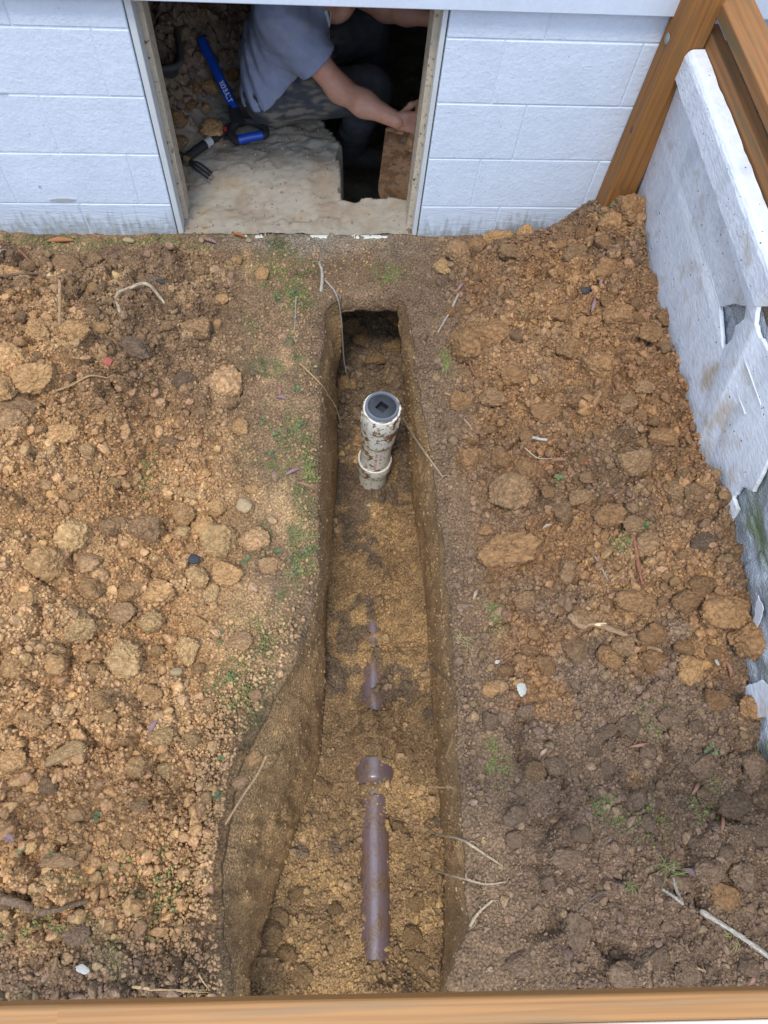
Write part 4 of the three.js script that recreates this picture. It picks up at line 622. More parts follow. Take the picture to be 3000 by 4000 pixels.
const STICKS = [
  ['root','tan',0.0066,[[-0.795,0.330],[-0.771,0.463],[-0.757,0.546]],'tan stub of root poking out of the brown heap','up'],
  ['root','brown',0.0062,[[-1.027,0.247],[-0.941,0.234],[-0.854,0.225]],'long brown root lying across the brown soil near the block wall'],
  ['twig','red',0.0063,[[-0.980,0.122],[-0.952,0.154],[-0.922,0.196]],'short red brown twig beside the long root at the block wall'],
  ['twig','grey',0.0039,[[-1.037,0.206],[-1.020,0.159],[-0.995,0.125]],'thin grey twig under the block wall'],
  ['root','tan',0.0041,[[-0.763,0.784],[-0.706,0.753],[-0.649,0.728],[-0.606,0.721]],'thin tan root across the middle of the orange heap'],
  ['branch','brown',0.0143,[[-0.767,2.094],[-0.722,2.102],[-0.681,2.114],[-0.661,2.121]],'thick brown branch end near the rail and the moss'],
  ['branch','brown',0.0083,[[-0.654,2.130],[-0.615,2.127],[-0.585,2.119],[-0.559,2.115]],'thin brown branch stub with pale split bark near the rail'],
  ['stick','tan',0.0042,[[-0.252,1.964],[-0.206,1.894],[-0.175,1.852],[-0.148,1.801]],'straight pale tipped stick lying over the sloping trench side','lift'],
  ['root','grey',0.0041,[[0.044,0.197],[0.086,0.264],[0.126,0.287],[0.161,0.293]],'tan root hanging over the rounded end of the trench'],
  ['twig','grey',0.0056,[[0.515,0.280],[0.480,0.351],[0.454,0.391],[0.429,0.433]],'grey twig on the dark soil beside the trench end'],
  ['twig','red',0.0046,[[0.517,0.573],[0.531,0.617],[0.543,0.645],[0.551,0.676]],'red brown twig bent in the heap near a clod'],
  ['root','red',0.0078,[[0.868,1.287],[0.871,1.329],[0.874,1.382],[0.877,1.429]],'red barked root with a pale fibrous end'],
  ['twig','grey',0.0039,[[0.778,1.322],[0.784,1.357],[0.790,1.383],[0.794,1.402]],'short grey curved twig beside the red barked root'],
  ['branch','bark',0.0122,[[0.692,1.475],[0.721,1.510],[0.756,1.508],[0.794,1.526],[0.859,1.563],[0.925,1.600]],'crooked branch with a pale scar on the brown heap'],
  ['twig','red',0.0038,[[0.923,1.613],[0.935,1.628],[0.948,1.642]],'small red rootlet below the crooked branch'],
  ['stick','grey',0.0074,[[0.895,2.224],[0.938,2.255],[0.991,2.293],[1.043,2.337]],'weathered grey stick pointing at the mossy stone'],
  ['stick','grey',0.0047,[[0.816,2.173],[0.835,2.192],[0.855,2.209]],'grey stick lying flat in the forked pair'],
  ['stick','grey',0.0047,[[0.854,2.144],[0.852,2.175],[0.854,2.207]],'grey stick standing up in the forked pair'],
  ['twig','dark',0.0029,[[0.606,2.212],[0.630,2.192],[0.655,2.179],[0.684,2.168]],'dark thin twig on the dark topsoil'],
  ['root','pale',0.0048,[[0.330,1.974],[0.339,2.006],[0.364,2.041],[0.407,2.072],[0.450,2.101]],'pale forked root reaching over the trench lip'],
  ['root','pale',0.0035,[[0.337,2.110],[0.355,2.127],[0.401,2.140],[0.454,2.138]],'pale curved root sticking out beside the trench lip'],
  ['root','pale',0.0052,[[0.351,2.233],[0.365,2.214],[0.385,2.196],[0.414,2.177]],'short pale root with fine rootlets near the rail'],
  ['twig','brown',0.0040,[[0.522,2.329],[0.543,2.324],[0.570,2.337]],'bent brown twig on the topsoil near the rail'],
  ['root','tan',0.0045,[[0.815,2.348],[0.848,2.340],[0.882,2.351]],'tan bowed root close to the rail'],
  ['twig','brown',0.0040,[[0.414,1.456],[0.421,1.490],[0.426,1.520]],'brown twig beside the grass on the trodden strip'],
  ['root','pale',0.0030,[[0.482,0.784],[0.498,0.821],[0.509,0.860]],'fine pale rootlet on the dark strip'],
  ['root','pale',0.0029,[[0.627,0.966],[0.666,0.996],[0.703,1.004]],'fine pale rootlet on the brown heap'],
  ['root','grey',0.0032,[[-0.052,0.268],[-0.057,0.367],[-0.061,0.463]],'fine upright rootlet on the mossy strip'],
  ['twig','tan',0.0046,[[0.431,0.673],[0.467,0.697],[0.494,0.722]],'tan twig at the edge of the brown heap'],
  ['straw','straw',0.0038,[[-0.450,2.297],[-0.394,2.307],[-0.330,2.317],[-0.278,2.328]],'long straw blade lying against the rail'],
  ['straw','straw',0.0028,[[-0.307,2.287],[-0.294,2.305],[-0.278,2.326]],'short straw blade standing against the rail'],
  ['straw','straw',0.0022,[[-0.416,2.307],[-0.362,2.309],[-0.287,2.322]],'thin straw blade under the long one']];
{
  const r = rng(8);
  STICKS.forEach(([name, kind, rad, pts, label, flag], i) => {
    const gz = (x, z) => Math.max(gy(x, z), gy(x + 0.014, z) - 0.004, gy(x - 0.014, z) - 0.004, gy(x, z + 0.014) - 0.004, gy(x, z - 0.014) - 0.004), t = group(name), q = pts.map(([x, z], k) => V(x, (flag === 'lift' ? Math.max(0.0, gy(x, z)) + 0.03 : gz(x, z)) + rad * 0.9 + (flag === 'up' ? 0.05 * (1 - k / (pts.length - 1)) : 0), z));
    for (let k = 1; k + 1 < q.length; k++) q[k].y = Math.max(q[k].y, 0.6 * (q[k - 1].y + q[k + 1].y) / 2 + 0.4 * q[k].y);
    if (name === 'straw') { // a folded blade
      const g = limb(q, rad, rad * 0.25, i * 3.1, 6); mesh('blade', g, barkMat[kind], t);
    } else {
      mesh('stem', limb(q, rad * 0.85, rad * (name === 'stick' ? 0.8 : 0.55), i * 3.1, rad > 0.006 ? 12 : 8), barkMat[kind], t);
      if (name === 'root') for (let k = 0; k < 5; k++) { const b = q[1 + Math.floor(r() * (q.length - 1))], a = r() * 6.28, L = 0.012 + 0.022 * r(); const e = [b.clone(), V(b.x + Math.cos(a) * L * 0.5, b.y + 0.004, b.z + Math.sin(a) * L * 0.5), V(b.x + Math.cos(a + 0.5) * L, b.y - 0.002, b.z + Math.sin(a + 0.5) * L)]; mesh('rootlet', limb(e, 0.0013, 0.0006, k, 5), barkMat[kind], t); }
      if (kind === 'bark') { const b = q[2]; const g = rock(77, 3, 0.2, 1); g.scale(0.018, 0.005, 0.007); g.translate(b.x + 0.015, b.y + rad * 0.85, b.z + 0.004); mesh('bark_scar', g, scarMat, t); mesh('side_shoot', limb([q[4].clone(), V(q[4].x + 0.004, q[4].y, q[4].z + 0.025), V(q[4].x + 0.002, q[4].y, q[4].z + 0.04)], 0.004, 0.002, 3), barkMat.red, t); }
    }
    tag(t, label, name === 'straw' ? 'straw' : name);
  });
  const wr = (pts, rad, kind, label) => { const t = group('root'); mesh('stem', limb(pts.map(p => V(...p)), rad, rad * 0.5, pts[0][2] * 9, 8), barkMat[kind], t); for (let k = 0; k < 5; k++) { const b = pts[1 + Math.floor(r() * (pts.length - 1))], a = r() * 6.28; mesh('rootlet', limb([V(...b), V(b[0] + 0.012 * Math.cos(a), b[1] + 0.004, b[2] + 0.012 * Math.sin(a)), V(b[0] + 0.025 * Math.cos(a + 0.4), b[1], b[2] + 0.025 * Math.sin(a + 0.4))], 0.0014, 0.0006, k, 5), barkMat[kind], t); } tag(t, label, 'root'); };
  wr([[-0.045, 0.02, 0.56], [0.022, -0.01, 0.622], [0.052, -0.1, 0.615], [0.078, -0.2, 0.60], [0.10, -0.34, 0.60]], 0.003, 'tan', 'long thin root trailing down the trench side beside the cleanout riser');
  wr([[0.345, -0.44, 0.50], [0.352, -0.25, 0.686], [0.36, -0.06, 0.863], [0.392, 0.03, 0.996]], 0.0055, 'pale', 'pale root leaning up the trench wall from beside the cleanout riser');
  wr([[0.35, -0.285, 1.51], [0.358, -0.15, 1.57], [0.372, -0.06, 1.62]], 0.0045, 'brown', 'brown root stub on the steep trench wall facing the cleanout');
  wr([[0.33, -0.40, 1.87], [0.35, -0.38, 1.875], [0.385, -0.37, 1.88]], 0.005, 'tan', 'cut root end poking out low in the trench wall');
  wr([[0.335, -0.08, 1.895], [0.355, -0.085, 1.90], [0.385, -0.09, 1.905]], 0.0045, 'tan', 'cut root end poking out just below the trench lip');
  wr([[0.02, -0.03, 0.30], [0.035, 0.0, 0.24], [0.04, 0.03, 0.19], [0.03, 0.03, 0.14]], 0.008, 'grey', 'frayed grey root clump beside the end of the trench');
}
{ // dry leaves
  const LEAFC = { purple: [0.30, 0.18, 0.185], red: [0.34, 0.16, 0.10], orange: [0.42, 0.16, 0.05], pale: [0.45, 0.32, 0.22] };
  const leafTex = tex(256, 128, (u, v) => { const rib = Math.abs(v - 0.5) < 0.03 ? 1.3 : 1, side = 0.06 * Math.sin((u * 14 + Math.abs(v - 0.5) * 9) * 6.28), g = (0.85 + side + 0.35 * fbm(u * 9, v * 9, 3, 3)) * rib; return [g, g, g]; });
  const lm = {}; for (const k in LEAFC) lm[k] = new THREE.MeshStandardMaterial({ color: C(...LEAFC[k]), map: leafTex, roughness: 0.65, side: THREE.DoubleSide });
  const says = { purple: ['dry purple grey lance shaped leaf on the soil', 'purple grey dry leaves'], red: ['dry red brown narrow leaf on the soil', 'red brown dry leaves'], orange: ['curled orange leaf at the foot of the block wall', 'orange leaves under the wall'], pale: ['pale tan dry leaf on the soil', 'pale dry leaves'] };
  const r = rng(15);
  const leafGeo = (L, W, curl) => { const P = [], U = [], I = [], n = 14, m = 6; for (const sd of [0, 1]) for (let i = 0; i <= n; i++) { const t = i / n, w = W * Math.pow(Math.sin(Math.PI * Math.min(0.985, Math.max(0.015, t))), 0.75) * (1 - 0.25 * t); for (let k = 0; k <= m; k++) { const s = k / m - 0.5; P.push((t - 0.5) * L, curl * Math.sin(t * 3.1) + Math.abs(s) * w * 0.35 - sd * 0.0007, s * w); U.push(t, k / m); } } const st = (n + 1) * (m + 1); for (const sd of [0, 1]) for (let i = 0; i < n; i++) for (let k = 0; k < m; k++) { const a = sd * st + i * (m + 1) + k, b = a + m + 1; sd ? I.push(a, b, a + 1, a + 1, b, b + 1) : I.push(a, a + 1, b, a + 1, b + 1, b); } const g = new THREE.BufferGeometry(); g.setAttribute('position', new THREE.Float32BufferAttribute(P, 3)); g.setAttribute('uv', new THREE.Float32BufferAttribute(U, 2)); g.setIndex(I); g.computeVertexNormals(); return g; };
  for (const [x0, z0, x1, z1, w, c] of [[0.876,2.131,0.949,2.170,0.0212,'purple'],[1.103,1.676,1.090,1.629,0.0127,'red'],[1.146,1.685,1.185,1.719,0.0153,'purple'],[-0.117,0.638,-0.109,0.686,0.0137,'red'],[-0.124,0.686,-0.085,0.697,0.0135,'purple'],[-0.272,0.001,-0.231,0.014,0.0200,'orange'],[-0.908,0.050,-0.816,0.041,0.0224,'orange'],[-0.747,1.957,-0.720,1.977,0.0176,'purple'],[-0.674,2.024,-0.619,2.017,0.0133,'red'],[0.970,2.385,0.989,2.353,0.0111,'red'],[0.983,2.056,1.000,2.015,0.0096,'red'],[0.563,1.845,0.585,1.828,0.0100,'pale'],[0.699,1.016,0.745,1.023,0.0142,'red'],[0.918,0.441,0.949,0.376,0.0136,'purple'],[0.886,0.522,0.904,0.473,0.0119,'purple'],[-0.062,1.002,0.009,1.023,0.0129,'red'],[-0.097,0.969,-0.047,0.946,0.0115,'purple'],[0.544,1.311,0.565,1.293,0.0124,'red'],[0.658,1.208,0.690,1.201,0.0110,'pale'],[0.507,0.279,0.535,0.244,0.0114,'purple'],[-0.445,1.737,-0.422,1.704,0.0146,'purple'],[0.448,1.394,0.465,1.360,0.0109,'pale'],[0.858,2.146,0.872,2.115,0.0094,'pale'],[-0.376,0.027,-0.328,0.044,0.0148,'purple'],[0.944,1.964,0.975,1.931,0.0097,'red'],[0.799,1.837,0.861,1.831,0.0088,'red'],[0.817,0.438,0.857,0.445,0.0122,'purple']]) {
    const L = Math.max(0.025, Math.hypot(x1 - x0, z1 - z0)), o = mesh('dry_leaf', leafGeo(L, w, 0.006 + 0.006 * r()), lm[c]);
    const cx = (x0 + x1) / 2, cz = (z0 + z1) / 2, h = Math.max(gy(cx, cz), gy(x0, z0) - 0.01, gy(x1, z1) - 0.01);
    o.position.set(cx, h + 0.006, cz); o.rotation.set(0.3 * (r() - 0.5), -Math.atan2(z1 - z0, x1 - x0), Math.max(-0.5, Math.min(0.5, Math.atan2(gy(x1, z1) - gy(x0, z0), L) * 0.6)), 'YXZ');
    tag(o, says[c][0], 'leaf', says[c][1]);
  }
}
{ // weeds
  const leafG = new THREE.CircleGeometry(1, 9); leafG.rotateX(-Math.PI / 2); { const p = leafG.attributes.position; for (let i = 0; i < p.count; i++) p.setY(i, 0.22 * (p.getX(i) ** 2 + p.getZ(i) ** 2)); leafG.computeVertexNormals(); }
  const gm = [[0.10, 0.155, 0.055], [0.075, 0.12, 0.055], [0.14, 0.18, 0.06]].map(c => new THREE.MeshPhysicalMaterial({ color: C(...c), roughness: 0.7, transmission: 0.2, thickness: 0, side: THREE.DoubleSide }));
  const bm = [[0.16, 0.19, 0.06], [0.26, 0.24, 0.09], [0.34, 0.28, 0.13]].map(c => new THREE.MeshStandardMaterial({ color: C(...c), roughness: 0.8, side: THREE.DoubleSide }));
  const r = rng(23);
  const where = (x, z) => x > 0.35 ? (z > 1.6 ? 'on the dark topsoil near the rail' : 'on the heap against the retaining wall') : z > 1.9 ? 'on the soil near the wooden rail' : z < 0.6 ? 'on the strip near the house opening' : 'on the trodden strip along the trench';
  for (const [kind, x, z, s] of [['clover',-0.150,0.782,0.0326],['clover',-0.121,0.834,0.0382],['clover',-0.059,0.801,0.0296],['clover',-0.035,0.774,0.0268],['clover',-0.140,0.895,0.0233],['clover',-0.030,1.220,0.0248],['clover',-0.066,1.289,0.0191],['clover',-0.214,1.244,0.0191],['clover',-0.278,1.472,0.0209],['clover',-0.248,1.581,0.0231],['clover',-0.119,1.214,0.0165],['clover',-0.641,2.026,0.0268],['clover',-0.699,1.992,0.0243],['clover',-0.557,1.927,0.0115],['clover',-0.272,1.895,0.0144],['clover',-0.267,1.801,0.0123],['clover',-0.057,0.665,0.0212],['clover',0.703,1.086,0.0196],['clover',1.004,1.858,0.0174],['clover',0.908,1.259,0.0131],['clover',-0.116,0.288,0.0224],['clover',-0.068,0.268,0.0225],['grass',0.408,1.510,0.0533],['grass',0.605,2.231,0.0394],['grass',0.839,2.129,0.0707],['grass',0.856,2.157,0.0539],['grass',-0.473,0.884,0.0481],['grass',0.958,2.266,0.0343],['grass',-0.037,1.180,0.0389],['grass',0.741,2.161,0.0282],['grass',0.964,2.286,0.0455],['grass',-0.093,1.288,0.0299],['grass',-0.133,0.936,0.0375],['grass',0.690,0.459,0.0249],['grass',0.968,0.263,0.0370],['grass',-0.030,0.839,0.0442]]) {
    const y = gy(x, z); if (y < -0.2) continue;
    if (kind === 'clover') { const t = group('weed_seedling', x, y, z), n = 5 + Math.floor(r() * 6); for (let k = 0; k < n; k++) { const o = mesh('leaf', leafG, gm[Math.floor(r() * 3)], t), a = r() * 6.28, d = s * 0.75 * Math.sqrt(r()), q = 0.0034 + 0.0038 * r(), px = Math.cos(a) * d, pz = Math.sin(a) * d; o.scale.set(q, q, q * 0.8); o.position.set(px, Math.max(0.004, gy(x + px, z + pz) - y + 0.006 + 0.006 * r()), pz); o.rotation.set(0.7 * (r() - 0.5), r() * 6.28, 0.7 * (r() - 0.5)); } tag(t, 'small green weed seedling ' + where(x, z), 'weed', 'weed seedlings ' + where(x, z)); }
    else { const t = group('grass_tuft', x, y - 0.003, z), gs = [], n = 22; for (let k = 0; k < n; k++) { const a = r() * 6.28, L = s * (0.35 + 0.5 * r()), bx = (r() - 0.5) * s * 0.5, bz = (r() - 0.5) * s * 0.5; gs.push(limb([V(bx, 0, bz), V(bx + Math.cos(a) * L * 0.5, L * 0.45, bz + Math.sin(a) * L * 0.5), V(bx + Math.cos(a) * L, L * 0.25, bz + Math.sin(a) * L)], 0.0011, 0.0004, k, 4)); } const o = mesh('blades', mergeGeometries(gs), bm[Math.floor(r() * 3)], t); tag(t, 'wispy tuft of fine dry green grass ' + where(x, z), 'grass', 'grass tufts ' + where(x, z)); }
  }
  // moss: nobody could count it
  const mg = rock(91, 1, 1.0, 0.6), mm = new THREE.MeshStandardMaterial({ color: 0xffffff, roughness: 1 }), im = new THREE.InstancedMesh(mg, mm, 9000), m4 = new THREE.Matrix4(), qq = new THREE.Quaternion(), ee = new THREE.Euler(), cc = new THREE.Color(); mg.deleteAttribute('color'); let k = 0, tr = 0;
  const spots = [[-0.06, 0.24, 0.09, 0.10], [-0.12, 0.15, 0.12, 0.08], [-0.08, 0.85, 0.07, 0.16], [-0.03, 0.95, 0.05, 0.08], [-0.04, 1.22, 0.05, 0.10], [-0.18, 1.5, 0.10, 0.12], [-0.24, 1.62, 0.08, 0.09], [-0.52, 2.05, 0.16, 0.05], [-0.66, 2.16, 0.12, 0.05], [-0.40, 2.12, 0.06, 0.08], [-0.86, 0.05, 0.25, 0.04], [-0.55, 0.05, 0.2, 0.03], [0.88, 1.76, 0.05, 0.05], [0.82, 2.02, 0.06, 0.06], [0.72, 1.98, 0.04, 0.04], [0.50, 1.45, 0.02, 0.06], [0.46, 1.85, 0.03, 0.06], [0.98, 1.98, 0.05, 0.05], [0.27, 0.17, 0.06, 0.05], [1.0, 0.12, 0.05, 0.04], [0.45, 0.55, 0.03, 0.05], [-0.5, 0.98, 0.03, 0.06], [0.86, 1.3, 0.04, 0.04]];
  while (k < 9000 && tr++ < 60000) { const sp = spots[Math.floor(r() * spots.length)], a = r() * 6.28, d = Math.sqrt(-Math.log(1 - 0.98 * r())) * 0.75, x = sp[0] + Math.cos(a) * d * sp[2], z = sp[1] + Math.sin(a) * d * sp[3]; if (fbm(x * 22, z * 22, 5, 3) + 0.2 * r() < 0.04 || z < 0.012) continue; const y = gy(x, z); if (y < -0.2) continue; const s = 0.0018 + 0.004 * r() * r(); ee.set(r() * 6, r() * 6, r() * 6); qq.setFromEuler(ee); m4.compose(V(x, y + s * 0.3, z), qq, V(s, s, s)); im.setMatrixAt(k, m4); const g = r(); cc.setRGB(lerp(0.10, 0.22, g), lerp(0.125, 0.22, g), lerp(0.045, 0.06, g)); im.setColorAt(k, cc); k++; }
  im.count = k; im.name = 'moss'; im.castShadow = im.receiveShadow = true; im.userData = { label: 'low green moss in patches on the undug ground', category: 'moss', kind: 'stuff' }; scene.add(im);
}
{ // small finds
  const M = { white_chip: [0.62, 0.60, 0.52], brick_shard: [0.48, 0.13, 0.085], dark_stone: [0.06, 0.062, 0.07], pebble: [0.46, 0.33, 0.18] };
  const fm = {}; for (const k in M) fm[k] = new THREE.MeshStandardMaterial({ color: C(...M[k]), roughness: 0.8, bumpMap: soilBump, bumpScale: 0.0015 });
  const says = { white_chip: 'flat white plaster chip lying ', brick_shard: 'red brick shard lying ', dark_stone: 'small dark grey stone lying ', pebble: 'pale rounded pebble lying ' };
  const spot = ['on the soil beside the straw blades', 'where the brown heap meets the dark topsoil', 'on the trench floor in front of the cleanout riser', 'on the brown part of the orange heap', 'between two tan clods', 'on the red brown heap near the retaining wall', 'beside a large clod on the red brown heap', 'standing upright near the retaining wall', 'at the edge of the undug mossy strip', 'against the foot of the block wall', 'beside the curved pipe shard', 'in the middle of the red brown heap', 'below the big tan clods', 'above the flat orange clod', 'beside the sill of the opening'];
  [['white_chip', -0.565, 2.255, 0.0327, 0.0218], ['white_chip', 0.548, 1.664, 0.0311, 0.0389], ['white_chip', 0.205, 0.80, 0.018, 0.008], ['brick_shard', -0.617, 0.661, 0.0397, 0.0369], ['dark_stone', -0.354, 1.249, 0.0379, 0.0297], ['dark_stone', 0.889, 0.430, 0.0394, 0.0303], ['dark_stone', 0.573, 0.540, 0.0281, 0.0249], ['white_chip', 1.063, 1.634, 0.0101, 0.0329], ['pebble', -0.217, 1.073, 0.0478, 0.0534], ['pebble', -0.627, 0.049, 0.0485, 0.0226], ['dark_stone', -0.494, 0.294, 0.0313, 0.0156], ['brick_shard', 0.801, 1.031, 0.0167, 0.0125], ['pebble', -0.386, 1.578, 0.0329, 0.0279], ['white_chip', 0.493, 1.582, 0.0184, 0.0118], ['pebble', -0.381, 0.034, 0.0230, 0.0263]].forEach(([n, x, z, w, h], i) => { const g = rock(101 + i, 4, n === 'pebble' ? 0.35 : 0.6, n === 'white_chip' ? 0.3 : 0.7); g.deleteAttribute('color'); const o = mesh(n, g, fm[n]); o.scale.set(w * 0.5, Math.min(w, h) * 0.45, h * 0.5); o.rotation.y = (i * 1.7) % 0.8 - 0.4; o.position.set(x, gy(x, z) + Math.min(w, h) * 0.28 + (z > 0.7 ? 0.012 : 0.005), z); tag(o, says[n] + spot[i], n === 'pebble' || n === 'dark_stone' ? 'stone' : 'shard'); });
  // curved shards of pipe and pottery
  const arc = (pts, r, c, label, n) => { const o = mesh(n, limb(pts.map(([x, z], k) => V(x, gy(x, z) + r + 0.02 * Math.sin(k / (pts.length - 1) * 3.14), z)), r, r * 0.8, 4, 10), c); tag(o, label, 'shard'); };
  arc([[-0.61, 0.426], [-0.621, 0.363], [-0.593, 0.331], [-0.528, 0.332], [-0.482, 0.365], [-0.458, 0.401]], 0.0065, new THREE.MeshStandardMaterial({ color: C(0.55, 0.46, 0.34), map: barkTex, roughness: 0.8 }), 'curved pale rim of a broken pipe arching out of the brown soil', 'pipe_shard');
  arc([[0.651, 0.937], [0.662, 0.921], [0.68, 0.936], [0.701, 0.939]], 0.005, fm.white_chip, 'curved white ceramic shard on the red brown heap', 'ceramic_shard');
  const pf_ = rock(131, 5, 0.5, 0.6); pf_.deleteAttribute('color'); const o = mesh('plaster_lump', pf_, new THREE.MeshStandardMaterial({ color: C(0.70, 0.62, 0.42), roughness: 0.9, map: barkTex })); o.scale.set(0.03, 0.02, 0.015); o.rotation.y = 0.3; o.position.set(0.89, gy(0.89, 1.268) + 0.012, 1.268); tag(o, 'cream fibrous lump at the top of the red barked root', 'lump');
  // mossy stone by the rail
  const sg = new RoundedBoxGeometry(0.26, 0.16, 0.12, 6, 0.025); { const p = sg.attributes.position; for (let i = 0; i < p.count; i++) { const q = 1 + 0.05 * fbm(p.getX(i) * 20, p.getY(i) * 20, p.getZ(i) * 20, 3); p.setXYZ(i, p.getX(i) * q, p.getY(i) * q, p.getZ(i) * q); } sg.computeVertexNormals(); }
  const so = mesh('mossy_stone', uvBox(sg), new THREE.MeshStandardMaterial({ roughness: 0.9, map: tex(256, 256, (u, v) => mix3(mix3([0.52, 0.36, 0.19], [0.40, 0.38, 0.28], ss(-0.2, 0.2, pf(u, v, 4, 2, 3))), [0.36, 0.42, 0.24], ss(0.0, 0.3, pf(u, v, 6, 9, 4)))) })); so.position.set(1.165, 0.05, 2.372); tag(so, 'brown block of stone with green moss beside the weathered grey stick', 'stone');
}
// ---------------------------------------------------------------- surfaces from distance fields
function netMesh(f, lo, hi, cell) { // naive surface nets
  const n = [0, 1, 2].map(k => Math.ceil((hi[k] - lo[k]) / cell) + 1), [nx, ny, nz] = n, val = new Float32Array(nx * ny * nz), id = new Int32Array(nx * ny * nz).fill(-1), P = [], I = [], at = (i, j, k) => i + nx * (j + ny * k);
  for (let k = 0; k < nz; k++) for (let j = 0; j < ny; j++) for (let i = 0; i < nx; i++) val[at(i, j, k)] = f(lo[0] + i * cell, lo[1] + j * cell, lo[2] + k * cell);
  for (let k = 0; k < nz - 1; k++) for (let j = 0; j < ny - 1; j++) for (let i = 0; i < nx - 1; i++) {
    let c = 0, x = 0, y = 0, z = 0; const v = []; for (let q = 0; q < 8; q++) v.push(val[at(i + (q & 1), j + ((q >> 1) & 1), k + (q >> 2))]);
    for (let a = 0; a < 8; a++) for (const b of [a ^ 1, a ^ 2, a ^ 4]) if (b > a && (v[a] < 0) !== (v[b] < 0)) { const t = v[a] / (v[a] - v[b]); x += lerp(a & 1, b & 1, t); y += lerp((a >> 1) & 1, (b >> 1) & 1, t); z += lerp(a >> 2, b >> 2, t); c++; }
    if (c) { id[at(i, j, k)] = P.length / 3; P.push(lo[0] + (i + x / c) * cell, lo[1] + (j + y / c) * cell, lo[2] + (k + z / c) * cell); }
  }
  const quad = (a, b, c, d, flip) => { if (a < 0 || b < 0 || c < 0 || d < 0) return; flip ? I.push(a, c, b, a, d, c) : I.push(a, b, c, a, c, d); };
  for (let k = 1; k < nz - 1; k++) for (let j = 1; j < ny - 1; j++) for (let i = 1; i < nx - 1; i++) {
    const s = val[at(i, j, k)] < 0;
    if (s !== val[at(i + 1, j, k)] < 0) quad(id[at(i, j - 1, k - 1)], id[at(i, j, k - 1)], id[at(i, j, k)], id[at(i, j - 1, k)], !s);
    if (s !== val[at(i, j + 1, k)] < 0) quad(id[at(i - 1, j, k - 1)], id[at(i - 1, j, k)], id[at(i, j, k)], id[at(i, j, k - 1)], !s);
    if (s !== val[at(i, j, k + 1)] < 0) quad(id[at(i - 1, j - 1, k)], id[at(i, j - 1, k)], id[at(i, j, k)], id[at(i - 1, j, k)], !s);
  }
  const g = new THREE.BufferGeometry(); g.setAttribute('position', new THREE.Float32BufferAttribute(P, 3)); g.setIndex(I); g.computeVertexNormals(); return g;
}
function cap(px, py, pz, a, b, ra, rb) { const bx = b[0] - a[0], by = b[1] - a[1], bz = b[2] - a[2], ax = px - a[0], ay = py - a[1], az = pz - a[2]; const t = Math.max(0, Math.min(1, (ax * bx + ay * by + az * bz) / (bx * bx + by * by + bz * bz))); return Math.hypot(ax - bx * t, ay - by * t, az - bz * t) - lerp(ra, rb, t); }
const smin = (a, b, k) => { const h = Math.max(0, k - Math.abs(a - b)) / k; return Math.min(a, b) - h * h * k * 0.25; };
function field(bones, k) { return (x, y, z) => { let d = 9; for (const [a, b, ra, rb] of bones) d = smin(d, cap(x, y, z, a, b, ra, rb), k); return d; }; }
function paint(g, f) { const p = g.attributes.position, c = new Float32Array(p.count * 3), uv = new Float32Array(p.count * 2); for (let i = 0; i < p.count; i++) { c.set(f(p.getX(i), p.getY(i), p.getZ(i)), i * 3); uv[i * 2] = p.getX(i) + p.getZ(i) * 0.6; uv[i * 2 + 1] = p.getY(i) + p.getZ(i) * 0.3; } g.setAttribute('color', new THREE.BufferAttribute(c, 3)); g.setAttribute('uv', new THREE.BufferAttribute(uv, 2)); return g; }
